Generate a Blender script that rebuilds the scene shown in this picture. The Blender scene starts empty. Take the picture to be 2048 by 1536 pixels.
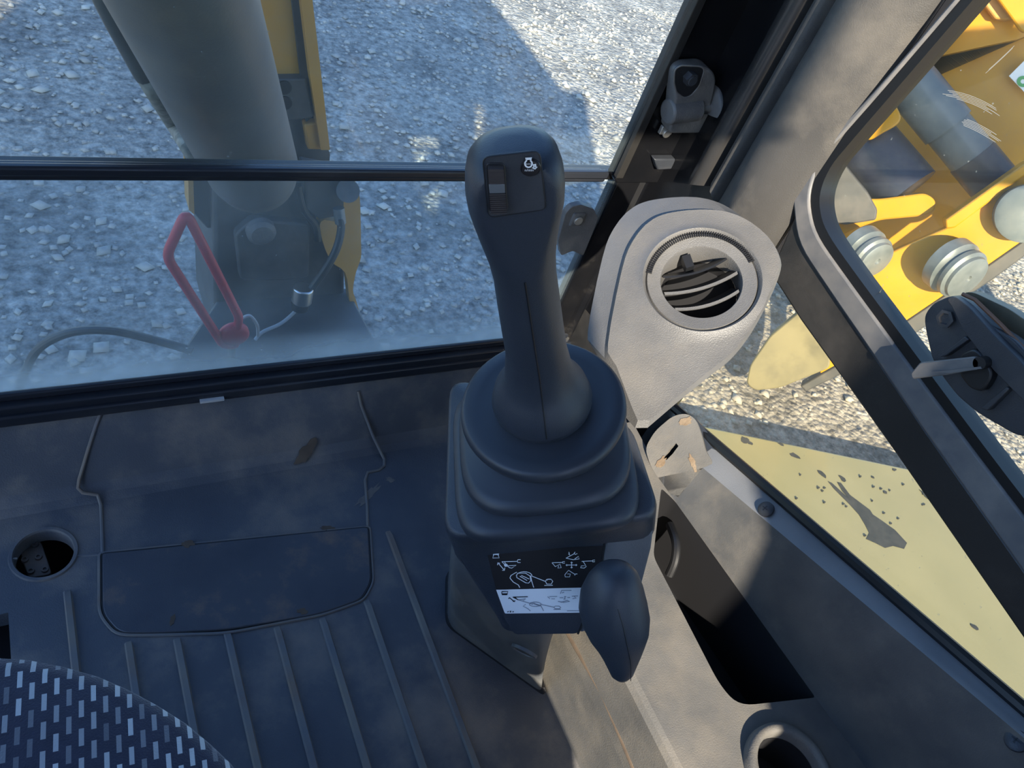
import bpy, bmesh, math, random
from mathutils import Vector, Matrix
random.seed(7)
V = Vector
SC = bpy.context.scene
COL = SC.collection
# ------------------------------------------------------------------ camera
FPX = 1560.0
CAM = V((0.0, 0.0, 1.0))
yaw, pit, rol = math.radians(42), math.radians(44), math.radians(24)
FW = V((math.sin(yaw)*math.cos(pit), math.cos(yaw)*math.cos(pit), -math.sin(pit)))
_r = V((math.cos(yaw), -math.sin(yaw), 0)); _u = _r.cross(FW)
RT = math.cos(rol)*_r + math.sin(rol)*_u
UP = -math.sin(rol)*_r + math.cos(rol)*_u
cd = bpy.data.cameras.new('camera'); cam = bpy.data.objects.new('camera', cd); COL.objects.link(cam)
cd.sensor_width = 36.0; cd.lens = FPX/2048*36.0; cd.clip_start = 0.01; cd.clip_end = 500
M = Matrix((RT, UP, -FW)).transposed().to_4x4(); M.translation = CAM
cam.matrix_world = M
SC.camera = cam
# ------------------------------------------------------------------ sky, sun, exposure
LDIR = V((0.34, 0.79, -0.51)).normalized()          # the way the sunlight travels
w = bpy.data.worlds.new('World'); SC.world = w; w.use_nodes = True
nt = w.node_tree; bg = nt.nodes['Background']
sky = nt.nodes.new('ShaderNodeTexSky'); sky.sky_type = 'NISHITA'; sky.sun_disc = False
sky.sun_elevation = math.asin(-LDIR.z); sky.sun_rotation = math.atan2(-LDIR.x, -LDIR.y)
sky.air_density = 1.0; sky.dust_density = 0.6; sky.ozone_density = 1.6
tn = nt.nodes.new('ShaderNodeMix'); tn.data_type = 'RGBA'; tn.blend_type = 'MULTIPLY'; tn.inputs[0].default_value = 1; tn.inputs[7].default_value = (.76, .93, 1.22, 1)
nt.links.new(sky.outputs[0], tn.inputs[6]); nt.links.new(tn.outputs[2], bg.inputs[0]); bg.inputs[1].default_value = 0.32
sl = bpy.data.lights.new('sun', 'SUN'); sl.energy = 9.0; sl.angle = math.radians(0.6); sl.color = (1.0, 0.90, 0.74)
so = bpy.data.objects.new('sun', sl); COL.objects.link(so); so.location = (-4, -9, 7)
so.rotation_euler = (-LDIR).to_track_quat('Z', 'Y').to_euler()
SC.view_settings.view_transform = 'Standard'; SC.view_settings.look = 'None'
SC.view_settings.gamma = 1.0; SC.view_settings.exposure = 0.45
SC.view_settings.use_curve_mapping = False

# ------------------------------------------------------------------ helpers: pixels to points on real planes
def ray(px, py): return FW + RT*((px-1024)/FPX) + UP*(-(py-768)/FPX)
def U(px, py, pt, n):
    d = ray(px, py); return CAM + d*((V(pt)-CAM).dot(n)/d.dot(n))
def PX(px, py, x): return U(px, py, V((x,0,0)), V((1,0,0)))
def PY(px, py, y): return U(px, py, V((0,y,0)), V((0,1,0)))
def PZ(px, py, z): return U(px, py, V((0,0,z)), V((0,0,1)))
def PD(px, py, d): return CAM + ray(px, py).normalized()*d

class MB:
    def __init__(s): s.v = []; s.f = []
    def add(s, vs, fs):
        o = len(s.v); s.v += [V(p) for p in vs]; s.f += [tuple(i+o for i in f) for f in fs]; return s
    def box(s, c, size, R=None):
        h = V(size)/2; c = V(c); vs = []
        for z in (-1,1):
            for y in (-1,1):
                for x in (-1,1):
                    p = V((x*h.x, y*h.y, z*h.z)); vs.append(c + (R @ p if R else p))
        return s.add(vs, [(0,2,3,1),(4,5,7,6),(0,1,5,4),(2,6,7,3),(0,4,6,2),(1,3,7,5)])
    def box2(s, a, b):
        a, b = V(a), V(b); return s.box((a+b)/2, b-a)
    def prism(s, poly, vec):
        n = len(poly); vec = V(vec); a = [V(p) for p in poly]; b = [p+vec for p in a]
        fs = [tuple(range(n))[::-1], tuple(range(n, 2*n))]
        fs += [(i, (i+1) % n, n+(i+1) % n, n+i) for i in range(n)]
        return s.add(a+b, fs)
    def loft(s, rings, c0=True, c1=True, closed=True):
        n = len(rings[0]); vs = [p for r in rings for p in r]; fs = []
        for k in range(len(rings)-1):
            for i in range(n if closed else n-1):
                j = (i+1) % n; fs.append((k*n+i, k*n+j, (k+1)*n+j, (k+1)*n+i))
        if c0: fs.append(tuple(range(n))[::-1])
        if c1: fs.append(tuple(range((len(rings)-1)*n, len(rings)*n)))
        return s.add(vs, fs)
    def tube(s, path, r, n=12, closed=False):
        P = [V(p) for p in path]; m = len(P); rings = []
        rr = r if isinstance(r, (list, tuple)) else [r]*m
        prev = None
        for i in range(m):
            if closed: t = (P[(i+1) % m]-P[i-1]).normalized()
            else: t = (P[min(i+1, m-1)]-P[max(i-1, 0)]).normalized()
            if prev is None:
                a = V((0,0,1)) if abs(t.z) < .9 else V((1,0,0)); u = t.cross(a).normalized()
            else: u = (prev - t*prev.dot(t)).normalized()
            prev = u; v = t.cross(u)
            rings.append([P[i] + (u*math.cos(2*math.pi*k/n) + v*math.sin(2*math.pi*k/n))*rr[i] for k in range(n)])
        if closed: rings.append(rings[0])
        return s.loft(rings, not closed, not closed)
    def cyl(s, p0, p1, r0, r1=None, n=24): return s.tube([p0, p1], [r0, r0 if r1 is None else r1], n)
    def lathe(s, prof, c, ax, n=48, hint=None, c0=True, c1=True):
        ax = V(ax).normalized(); u, v = frame(ax, hint); c = V(c)
        return s.loft([[c + ax*h + (u*math.cos(2*math.pi*k/n)+v*math.sin(2*math.pi*k/n))*r for k in range(n)] for r, h in prof], c0, c1)
    def build(s, name, mat, parent=None, smooth=35, bevel=0, seg=2, subsurf=0, loc=None):
        if parent is not None: base = V(parent['_o']) if '_o' in parent else V(parent.location)
        elif loc is not None: base = V(loc)
        else:
            base = V((sum(p.x for p in s.v)/len(s.v), sum(p.y for p in s.v)/len(s.v), min(p.z for p in s.v)))
        me = bpy.data.meshes.new(name); me.from_pydata([p-base for p in s.v], [], s.f); me.validate(); me.update()
        bm = bmesh.new(); bm.from_mesh(me); bmesh.ops.recalc_face_normals(bm, faces=bm.faces); bm.to_mesh(me); bm.free()
        o = bpy.data.objects.new(name, me); COL.objects.link(o)
        if parent is not None:
            o.parent = parent
        else: o.location = base
        o['_o'] = list(base)
        if mat: me.materials.append(mat)
        for p in me.polygons: p.use_smooth = True
        if smooth < 180: me.set_sharp_from_angle(angle=math.radians(smooth))
        if bevel:
            b = o.modifiers.new('bevel', 'BEVEL'); b.width = bevel; b.segments = seg; b.limit_method = 'ANGLE'; b.angle_limit = math.radians(35); b.harden_normals = False
            if smooth < 180: b.use_clamp_overlap = True
        if subsurf:
            d = o.modifiers.new('sub', 'SUBSURF'); d.levels = subsurf; d.render_levels = subsurf
        return o
def frame(ax, hint=None):
    h = V(hint) if hint is not None else (V((0,0,1)) if abs(ax.z) < .9 else V((0,1,0)))
    u = (h - ax*h.dot(ax)).normalized(); return u, ax.cross(u)
def thing(name, label, cat, loc, group=None):
    o = bpy.data.objects.new(name, None); COL.objects.link(o); o.location = V(loc); o['_o'] = list(loc)
    o.empty_display_size = .05
    return tag(o, label, cat, group)
def tag(o, label=None, cat=None, group=None, kind=None):
    if label: o['label'] = label
    if cat: o['category'] = cat
    if group: o['group'] = group
    if kind: o['kind'] = kind
    return o
def spline(pts, n=8, closed=False):
    P = [V(p) for p in pts]; m = len(P); out = []
    for i in range(m if closed else m-1):
        if closed: a, b, c, d = P[i-1], P[i], P[(i+1) % m], P[(i+2) % m]
        else: a, b, c, d = P[max(i-1,0)], P[i], P[i+1], P[min(i+2, m-1)]
        for k in range(n):
            t = k/n
            out.append(.5*((2*b) + (c-a)*t + (2*a-5*b+4*c-d)*t*t + (3*b-a-3*c+d)*t**3))
    if not closed: out.append(P[-1])
    return out
def roundpoly(pts, r, n=6):
    P = [V(p) for p in pts]; m = len(P); out = []
    for i in range(m):
        a, b, c = P[i-1], P[i], P[(i+1) % m]
        rr = r[i] if isinstance(r, (list, tuple)) else r
        d0 = min(rr, (a-b).length*.48); d1 = min(rr, (c-b).length*.48)
        p0 = b + (a-b).normalized()*d0; p1 = b + (c-b).normalized()*d1
        for k in range(n+1):
            t = k/n; out.append(p0*(1-t)**2 + b*2*t*(1-t) + p1*t*t)
    return out
def ribbon(mb, pts, n, w, closed=False):
    P = [V(p) for p in pts]; m = len(P)
    L = []; R = []
    for i in range(m):
        a = P[i-1] if (i > 0 or closed) else P[i]; b = P[(i+1) % m] if (i < m-1 or closed) else P[i]
        t = (b-a).normalized(); s = n.cross(t).normalized()*w/2; L.append(P[i]+s); R.append(P[i]-s)
    fs = [(i, (i+1) % m, m+(i+1) % m, m+i) for i in range(m if closed else m-1)]
    mb.add(L+R, fs)

# ------------------------------------------------------------------ materials
MATS = {}
def mat(name, c1, c2=None, rough=.5, scale=12, bump=0, bscale=None, metal=0, dust=None, dcol=(.36,.30,.22), dscale=6, dlo=.5, dhi=.7, spec=.5, coat=0, detail=6, stretch=None, rvar=0):
    m = bpy.data.materials.new(name); m.use_nodes = True; t = m.node_tree; N = t.nodes; L = t.links
    b = N['Principled BSDF']; b.inputs['Roughness'].default_value = rough; b.inputs['Metallic'].default_value = metal
    b.inputs['Specular IOR Level'].default_value = spec; b.inputs['Coat Weight'].default_value = coat
    tc = N.new('ShaderNodeTexCoord'); src = tc.outputs['Object']
    if stretch:
        mp = N.new('ShaderNodeMapping'); mp.inputs['Scale'].default_value = stretch; L.new(src, mp.inputs[0]); src = mp.outputs[0]
    n1 = N.new('ShaderNodeTexNoise'); n1.inputs['Scale'].default_value = scale; n1.inputs['Detail'].default_value = detail; L.new(src, n1.inputs['Vector'])
    cr = N.new('ShaderNodeValToRGB'); cr.color_ramp.elements[0].position = .3; cr.color_ramp.elements[1].position = .7
    cr.color_ramp.elements[0].color = (*c1, 1); cr.color_ramp.elements[1].color = (*(c2 or c1), 1)
    L.new(n1.outputs['Fac'], cr.inputs[0]); out = cr.outputs[0]
    if dust:
        n2 = N.new('ShaderNodeTexNoise'); n2.inputs['Scale'].default_value = dscale; n2.inputs['Detail'].default_value = 9; n2.inputs['Roughness'].default_value = .65; L.new(src, n2.inputs['Vector'])
        mr = N.new('ShaderNodeMapRange'); mr.inputs['From Min'].default_value = dlo; mr.inputs['From Max'].default_value = dhi; mr.inputs['To Max'].default_value = dust; L.new(n2.outputs['Fac'], mr.inputs[0])
        mx = N.new('ShaderNodeMix'); mx.data_type = 'RGBA'; L.new(mr.outputs[0], mx.inputs[0]); L.new(out, mx.inputs[6]); mx.inputs[7].default_value = (*dcol, 1); out = mx.outputs[2]
        rr = N.new('ShaderNodeMapRange'); rr.inputs['To Min'].default_value = rough; rr.inputs['To Max'].default_value = min(1, rough+.35); L.new(mr.outputs[0], rr.inputs[0]); L.new(rr.outputs[0], b.inputs['Roughness'])
    L.new(out, b.inputs['Base Color'])
    if bump:
        n3 = N.new('ShaderNodeTexNoise'); n3.inputs['Scale'].default_value = bscale or scale*10; n3.inputs['Detail'].default_value = 3; L.new(src, n3.inputs['Vector'])
        bp = N.new('ShaderNodeBump'); bp.inputs['Strength'].default_value = bump; bp.inputs['Distance'].default_value = .001; L.new(n3.outputs['Fac'], bp.inputs['Height']); L.new(bp.outputs[0], b.inputs['Normal'])
    MATS[name] = m; return m
def glass(name, tint=(.93,.97,.95), dust=.05, dcol=(.75,.74,.68), zlo=None, zhi=None, edge=.0, scratch=.0):
    m = bpy.data.materials.new(name); m.use_nodes = True; t = m.node_tree; N = t.nodes; L = t.links
    N.remove(N['Principled BSDF']); out = N['Material Output']
    tr = N.new('ShaderNodeBsdfTransparent'); tr.inputs[0].default_value = (*tint, 1)
    gl = N.new('ShaderNodeBsdfGlossy'); gl.inputs['Roughness'].default_value = .02
    fr = N.new('ShaderNodeFresnel'); ge = N.new('ShaderNodeNewGeometry'); io = N.new('ShaderNodeMapRange'); io.inputs['To Min'].default_value = 1.4; io.inputs['To Max'].default_value = 1/1.4
    L.new(ge.outputs['Backfacing'], io.inputs[0]); L.new(io.outputs[0], fr.inputs[0])
    m1 = N.new('ShaderNodeMixShader'); L.new(fr.outputs[0], m1.inputs[0]); L.new(tr.outputs[0], m1.inputs[1]); L.new(gl.outputs[0], m1.inputs[2])
    df = N.new('ShaderNodeBsdfDiffuse'); df.inputs[0].default_value = (*dcol, 1)
    tl = N.new('ShaderNodeBsdfTranslucent'); tl.inputs[0].default_value = (*dcol, 1)
    ds = N.new('ShaderNodeMixShader'); ds.inputs[0].default_value = .5; L.new(df.outputs[0], ds.inputs[1]); L.new(tl.outputs[0], ds.inputs[2])
    tc = N.new('ShaderNodeTexCoord')
    n1 = N.new('ShaderNodeTexNoise'); n1.inputs['Scale'].default_value = 5; n1.inputs['Detail'].default_value = 8; L.new(tc.outputs['Object'], n1.inputs['Vector'])
    r1 = N.new('ShaderNodeMapRange'); r1.inputs['From Min'].default_value = .35; r1.inputs['From Max'].default_value = .75; r1.inputs['To Min'].default_value = dust*.5; r1.inputs['To Max'].default_value = dust*1.6; L.new(n1.outputs['Fac'], r1.inputs[0])
    n2 = N.new('ShaderNodeTexNoise'); n2.inputs['Scale'].default_value = 170; n2.inputs['Detail'].default_value = 2; L.new(tc.outputs['Object'], n2.inputs['Vector'])
    r2 = N.new('ShaderNodeMapRange'); r2.inputs['From Min'].default_value = .74; r2.inputs['From Max'].default_value = .80; r2.inputs['To Max'].default_value = .35; L.new(n2.outputs['Fac'], r2.inputs[0])
    ad = N.new('ShaderNodeMath'); ad.operation = 'ADD'; L.new(r1.outputs[0], ad.inputs[0]); L.new(r2.outputs[0], ad.inputs[1]); fac = ad.outputs[0]
    if zlo is not None:                                # grime caught along the pane's bottom seal
        sx = N.new('ShaderNodeSeparateXYZ'); L.new(tc.outputs['Object'], sx.inputs[0])
        r3 = N.new('ShaderNodeMapRange'); r3.inputs['From Min'].default_value = zhi; r3.inputs['From Max'].default_value = zlo; r3.inputs['To Max'].default_value = edge; L.new(sx.outputs[2], r3.inputs[0])
        mu = N.new('ShaderNodeMath'); mu.operation = 'MULTIPLY'; L.new(r3.outputs[0], mu.inputs[0]); L.new(n1.outputs['Fac'], mu.inputs[1])
        a2 = N.new('ShaderNodeMath'); a2.operation = 'ADD'; L.new(fac, a2.inputs[0]); L.new(mu.outputs[0], a2.inputs[1]); fac = a2.outputs[0]
    m2 = N.new('ShaderNodeMixShader'); L.new(fac, m2.inputs[0]); L.new(m1.outputs[0], m2.inputs[1]); L.new(ds.outputs[0], m2.inputs[2])
    L.new(m2.outputs[0], out.inputs[0]); return m

M_mat = mat('floor_rubber', (.058,.066,.082), (.120,.125,.132), rough=.42, scale=6, bump=.5, bscale=500, dust=.85, dcol=(.26,.22,.175), dscale=6, dlo=.47, dhi=.72, detail=9)
M_mat2 = mat('hatch_rubber', (.042,.048,.062), (.080,.084,.094), rough=.42, scale=9, bump=.4, bscale=600, dust=.8, dcol=(.26,.17,.11), dscale=9, dlo=.54, dhi=.72)
M_rib = mat('rib_rubber', (.11,.12,.135), (.19,.17,.14), rough=.6, scale=14, dust=.6, dcol=(.20,.12,.07), dscale=9, dlo=.50, dhi=.72)
M_mud = mat('dried_mud', (.16,.105,.06), (.30,.235,.165), rough=.9, scale=40, bump=.6)
M_grip = mat('grip_rubber', (.026,.032,.043), (.034,.040,.051), rough=.42, scale=9, bump=.25, bscale=1500, spec=.45)
M_gripface = mat('grip_face_plastic', (.026,.029,.036), (.038,.040,.045), rough=.62, scale=25, bump=.35, bscale=1800, dust=.25, dcol=(.16,.15,.15), dscale=18, dlo=.5, dhi=.8)
M_boot = mat('boot_rubber', (.023,.028,.037), (.034,.039,.049), rough=.44, scale=10, dust=.35, dcol=(.10,.095,.09), dscale=14, dlo=.55, dhi=.8)
M_cons = mat('console_plastic', (.026,.031,.041), (.038,.043,.053), rough=.34, scale=14, bump=.35, bscale=1300, dust=.2, dcol=(.13,.12,.11), dscale=12, dlo=.5, dhi=.8)
M_ped = mat('pedestal_plastic', (.060,.066,.075), (.115,.118,.118), rough=.5, scale=9, bump=.2, bscale=700, dust=.6, dcol=(.21,.195,.17), dscale=12, dlo=.48, dhi=.72, stretch=(1.6,1.6,.35))
M_tray = mat('tray_plastic', (.105,.103,.098), (.16,.152,.138), rough=.55, scale=16, bump=.4, bscale=600, dust=.5, dcol=(.25,.215,.165), dscale=14, dlo=.45, dhi=.75)
M_trayd = mat('tray_panel_plastic', (.075,.077,.080), (.125,.12,.112), rough=.5, scale=18, bump=.3, bscale=700, dust=.4, dcol=(.24,.21,.17), dscale=16, dlo=.5, dhi=.75)
M_strip = mat('strip_plastic', (.19,.20,.215), (.24,.245,.255), rough=.4, scale=15, bump=.3, bscale=900)
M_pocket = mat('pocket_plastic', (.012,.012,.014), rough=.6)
M_vent = mat('vent_plastic', (.098,.097,.097), (.135,.132,.128), rough=.42, scale=18, bump=.5, bscale=900, dust=.4, dcol=(.21,.185,.15), dscale=11, dlo=.5, dhi=.75)
M_black = mat('black_plastic', (.010,.011,.013), (.016,.016,.018), rough=.45)
M_gloss = mat('black_gloss_paint', (.005,.0055,.007), (.009,.009,.010), rough=.22, scale=20, dust=.12, dcol=(.2,.18,.15), dscale=20, dlo=.6, dhi=.8)
M_bar = mat('black_bar_paint', (.014,.017,.024), (.022,.024,.03), rough=.3, scale=20, dust=.3, dcol=(.09,.085,.08), dscale=20, dlo=.55, dhi=.8, stretch=(.3,1,1))
M_pillar = mat('pillar_paint', (.050,.048,.046), (.075,.071,.066), rough=.5, scale=9, bump=.3, bscale=900, dust=.6, dcol=(.21,.185,.15), dscale=6, dlo=.45, dhi=.75)
M_ridge = mat('guide_rail_paint', (.030,.029,.028), (.045,.042,.040), rough=.25, scale=9, dust=.3, dcol=(.14,.12,.10), dscale=7, dlo=.5, dhi=.8)
M_rail = mat('rail_paint', (.018,.0175,.017), (.028,.0265,.025), rough=.38, scale=12, bump=.25, bscale=1200, dust=.3, dcol=(.13,.115,.10), dscale=9, dlo=.5, dhi=.78)
M_gasket = mat('gasket_rubber', (.10,.105,.115), (.16,.155,.15), rough=.5, scale=30, dust=.5, dcol=(.25,.23,.21), dscale=20, dlo=.45, dhi=.7)
M_seal = mat('seal_rubber', (.006,.006,.007), rough=.4)
M_cast = mat('dark_casting', (.10,.10,.10), (.16,.155,.15), rough=.45, scale=40, bump=.5, bscale=400, dust=.4, dcol=(.3,.27,.22), dscale=14)
M_steel = mat('bright_steel', (.62,.60,.56), (.75,.72,.68), rough=.28, scale=30, metal=1)
M_zinc = mat('zinc_plate', (.42,.40,.36), (.55,.52,.46), rough=.45, scale=60, metal=.7)
M_barrel = mat('cylinder_barrel_paint', (.095,.088,.082), (.15,.13,.11), rough=.38, scale=8, bump=.2, bscale=300, dust=.4, dcol=(.30,.23,.16), dscale=5, dlo=.5, dhi=.75)
M_frame = mat('dark_steel_frame', (.055,.055,.056), (.085,.08,.075), rough=.55, scale=14, dust=.5, dcol=(.16,.14,.12), dscale=10)
M_yel = mat('yellow_paint', (.56,.27,.005), (.50,.23,.005), rough=.32, scale=9, dust=.25, dcol=(.36,.20,.05), dscale=12, dlo=.55, dhi=.8, coat=.15)
M_yel2 = mat('boom_yellow_paint', (.50,.25,.04), (.56,.30,.06), rough=.45, scale=9, dust=.5, dcol=(.40,.29,.17), dscale=7, dlo=.45, dhi=.75)
M_yelshade = mat('shaded_yellow_paint', (.17,.145,.075), (.24,.20,.10), rough=.6, scale=5, dust=.6, dcol=(.10,.09,.06), dscale=6)  # beam yellow with the shade put into the colour
M_cream = mat('cream_body_paint', (.26,.24,.125), (.29,.265,.14), rough=.3, scale=5, dust=.25, dcol=(.27,.235,.13), dscale=4, coat=.2)
M_chip = mat('bare_grey_primer', (.022,.025,.025), (.05,.05,.047), rough=.6, scale=40)
M_hose = mat('hose_rubber', (.035,.040,.042), (.06,.062,.06), rough=.5, scale=30, dust=.3, dcol=(.2,.2,.17))
M_hoseg = mat('hose_sleeve', (.10,.11,.10), (.30,.30,.26), rough=.6, scale=60)
M_cable = mat('cable_grey', (.45,.46,.46), rough=.5)
M_red = mat('red_coating', (.60,.030,.050), (.66,.05,.07), rough=.4, scale=20, dust=.2, dcol=(.6,.25,.25))
M_cyl2 = mat('grey_blue_cylinder', (.10,.125,.14), (.16,.18,.185), rough=.3, scale=10, dust=.3, dcol=(.3,.3,.27))
M_cyl3 = mat('navy_cylinder', (.020,.024,.045), (.035,.04,.06), rough=.35, scale=12)
M_pin = mat('pin_steel', (.13,.15,.155), (.22,.235,.235), rough=.45, scale=20, metal=.3)
M_white = mat('white_print', (.92,.92,.90), rough=.4)
M_ink = mat('black_print', (.02,.02,.022), rough=.4)
M_inkg = mat('grey_print', (.34,.35,.38), rough=.4)
M_stb = mat('label_black', (.020,.018,.019), (.026,.022,.022), rough=.35)
M_green = mat('green_print', (.05,.36,.09), rough=.4)
M_amber = mat('rocker_smoked_plastic', (.050,.043,.042), (.066,.054,.050), rough=.3, scale=30)
M_clear = mat('rocker_lens', (.14,.145,.15), rough=.2)
M_blocker = mat('shade_blocker_paint', (.45,.45,.43), rough=.5)
M_ceil = mat('cab_lining', (.10,.10,.105), rough=.8)
M_rust = mat('pedal_metal', (.085,.075,.07), (.15,.12,.10), rough=.55, scale=50, metal=.3, dust=.5, dcol=(.20,.13,.09), dscale=25)
M_latch = mat('latch_plastic', (.028,.032,.040), (.040,.044,.052), rough=.42, scale=20, bump=.3, bscale=900, dust=.25, dcol=(.12,.11,.10), dscale=15)
M_orange = mat('orange_seal', (.16,.075,.04), rough=.5)
M_g1 = glass('front_glass', dust=.045, dcol=(.62,.72,.74))
M_g2 = glass('front_lower_glass', tint=(.86,.93,.94), dust=.10, dcol=(.60,.70,.72), zlo=.135, zhi=.20, edge=.8)
M_g3 = glass('side_glass', tint=(.94,.93,.84), dust=.028, dcol=(.72,.70,.58))
M_g4 = glass('side_lower_glass', tint=(.94,.92,.82), dust=.05, dcol=(.68,.62,.46))

# fabric with woven dashes
def fabric():
    m = bpy.data.materials.new('seat_fabric'); m.use_nodes = True; t = m.node_tree; N = t.nodes; L = t.links; b = N['Principled BSDF']
    b.inputs['Roughness'].default_value = .95; b.inputs['Sheen Weight'].default_value = .3
    tc = N.new('ShaderNodeTexCoord'); mp = N.new('ShaderNodeMapping'); mp.inputs['Rotation'].default_value = (0,0,math.radians(5)); L.new(tc.outputs['Object'], mp.inputs[0])
    nz = N.new('ShaderNodeTexNoise'); nz.inputs['Scale'].default_value = 120; L.new(tc.outputs['Object'], nz.inputs['Vector'])
    sx = N.new('ShaderNodeSeparateXYZ'); L.new(mp.outputs[0], sx.inputs[0])
    def mth(op, a, bb=None):
        n = N.new('ShaderNodeMath'); n.operation = op
        for i, q in enumerate((a, bb)):
            if q is None: continue
            if isinstance(q, (int, float)): n.inputs[i].default_value = q
            else: L.new(q, n.inputs[i])
        return n.outputs[0]
    cx = mth('DIVIDE', sx.outputs[0], .0066); col = mth('FLOOR', cx); fx = mth('FRACT', cx)
    par = mth('MODULO', mth('ADD', col, 1000), 2)
    cy = mth('ADD', mth('DIVIDE', sx.outputs[1], .0175), mth('MULTIPLY', par, .5)); fy = mth('FRACT', cy)
    mask = mth('MULTIPLY', mth('LESS_THAN', mth('ABSOLUTE', mth('SUBTRACT', fx, .5)), .21), mth('LESS_THAN', mth('ABSOLUTE', mth('SUBTRACT', fy, .5)), .30))
    cell = N.new('ShaderNodeTexWhiteNoise'); cb = N.new('ShaderNodeCombineXYZ'); L.new(col, cb.inputs[0]); L.new(mth('FLOOR', cy), cb.inputs[1]); L.new(cb.outputs[0], cell.inputs['Vector'])
    dc = N.new('ShaderNodeValToRGB'); dc.color_ramp.elements[0].color = (.10,.10,.12,1); dc.color_ramp.elements[1].color = (.46,.47,.48,1); dc.color_ramp.elements[1].position = .7; L.new(cell.outputs['Value'], dc.inputs[0])
    bc = N.new('ShaderNodeValToRGB'); bc.color_ramp.elements[0].color = (.010,.011,.026,1); bc.color_ramp.elements[1].color = (.026,.028,.055,1); L.new(nz.outputs['Fac'], bc.inputs[0])
    mx = N.new('ShaderNodeMix'); mx.data_type = 'RGBA'; L.new(mask, mx.inputs[0]); L.new(bc.outputs[0], mx.inputs[6]); L.new(dc.outputs[0], mx.inputs[7]); L.new(mx.outputs[2], b.inputs['Base Color'])
    bp = N.new('ShaderNodeBump'); bp.inputs['Strength'].default_value = .5; bp.inputs['Distance'].default_value = .001
    n2 = N.new('ShaderNodeTexNoise'); n2.inputs['Scale'].default_value = 900; L.new(tc.outputs['Object'], n2.inputs['Vector']); L.new(n2.outputs['Fac'], bp.inputs['Height']); L.new(bp.outputs[0], b.inputs['Normal'])
    return m
M_fabric = fabric()
M_side = mat('seat_bolster_fabric', (.05,.048,.055), (.22,.21,.21), rough=.95, scale=60, stretch=(2.2,.5,1))

def ground_mat():
    m = bpy.data.materials.new('gravel'); m.use_nodes = True; t = m.node_tree; N = t.nodes; L = t.links; b = N['Principled BSDF']; b.inputs['Roughness'].default_value = .85
    tc = N.new('ShaderNodeTexCoord')
    v1 = N.new('ShaderNodeTexVoronoi'); v1.inputs['Scale'].default_value = 42; L.new(tc.outputs['Object'], v1.inputs['Vector'])
    n1 = N.new('ShaderNodeTexNoise'); n1.inputs['Scale'].default_value = 2.2; n1.inputs['Detail'].default_value = 10; n1.inputs['Roughness'].default_value = .7; L.new(tc.outputs['Object'], n1.inputs['Vector'])
    n2 = N.new('ShaderNodeTexNoise'); n2.inputs['Scale'].default_value = 24; n2.inputs['Detail'].default_value = 10; n2.inputs['Roughness'].default_value = .68; L.new(tc.outputs['Object'], n2.inputs['Vector'])
    cr = N.new('ShaderNodeValToRGB'); e = cr.color_ramp.elements; e[0].position = .32; e[0].color = (.17,.155,.135,1); e[1].position = .70; e[1].color = (.50,.45,.37,1); L.new(n1.outputs['Fac'], cr.inputs[0])
    c2 = N.new('ShaderNodeValToRGB'); e = c2.color_ramp.elements; e[0].position = .30; e[0].color = (.22,.22,.23,1); e[1].position = .66; e[1].color = (1.7,1.7,1.7,1); L.new(n2.outputs['Fac'], c2.inputs[0])
    mx = N.new('ShaderNodeMix'); mx.data_type = 'RGBA'; mx.blend_type = 'MULTIPLY'; mx.inputs[0].default_value = 1; L.new(cr.outputs[0], mx.inputs[6]); L.new(c2.outputs[0], mx.inputs[7]); L.new(mx.outputs[2], b.inputs['Base Color'])
    bp = N.new('ShaderNodeBump'); bp.inputs['Strength'].default_value = 1; bp.inputs['Distance'].default_value = .02
    ad = N.new('ShaderNodeMath'); ad.operation = 'SUBTRACT'; L.new(n2.outputs['Fac'], ad.inputs[0]); L.new(v1.outputs['Distance'], ad.inputs[1]); L.new(ad.outputs[0], bp.inputs['Height']); L.new(bp.outputs[0], b.inputs['Normal'])
    return m
M_ground = ground_mat()
M_stone = mat('gravel_stone', (.26,.245,.22), (.55,.50,.42), rough=.8, scale=3, detail=8)

# ================================================================== THE PLACE
GZ = -1.0
def structure(o, label, cat=None): return tag(o, label, cat, kind='structure')
# ---- ground
g = MB(); N_ = 60
for j in range(N_+1):
    for i in range(N_+1):
        x = -12+24*i/N_; y = -14+28*j/N_
        g.v.append(V((x, y, GZ + .02*math.sin(x*2.1+y*.7)*math.sin(y*1.7-.4))))
for j in range(N_):
    for i in range(N_): a = j*(N_+1)+i; g.f.append((a, a+1, a+N_+2, a+N_+1))
ground = structure(g.build('ground', M_ground, smooth=180, loc=(0,0,GZ)), 'grey gravel yard surface around the machine', 'ground')
def gz(x, y): return GZ + .02*math.sin(x*2.1+y*.7)*math.sin(y*1.7-.4)
st = MB()
ico = [V(p).normalized() for p in ((1,0,0),(-1,0,0),(0,1,0),(0,-1,0),(0,0,1),(0,0,-1))]
icf = [(0,2,4),(2,1,4),(1,3,4),(3,0,4),(2,0,5),(1,2,5),(3,1,5),(0,3,5)]
for k in range(9000):
    x = random.uniform(-.6, 5.2); y = random.uniform(.4, 6.0) if x < 3 else random.uniform(-.2, 5)
    if x < 3.2 and y < 1.16: continue
    s_ = random.uniform(.006, .02) * (1.0 if random.random() < .9 else 1.6); z = gz(x, y)
    rz = random.uniform(0, 6.28); c_, s2 = math.cos(rz), math.sin(rz); sc = V((random.uniform(.7,1.4), random.uniform(.7,1.3), random.uniform(.45,.8)))*s_
    st.add([V((x,y,z+s_*.25)) + V((c_*p.x*sc.x-s2*p.y*sc.y, s2*p.x*sc.x+c_*p.y*sc.y, p.z*sc.z)) for p in ico], icf)
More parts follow.
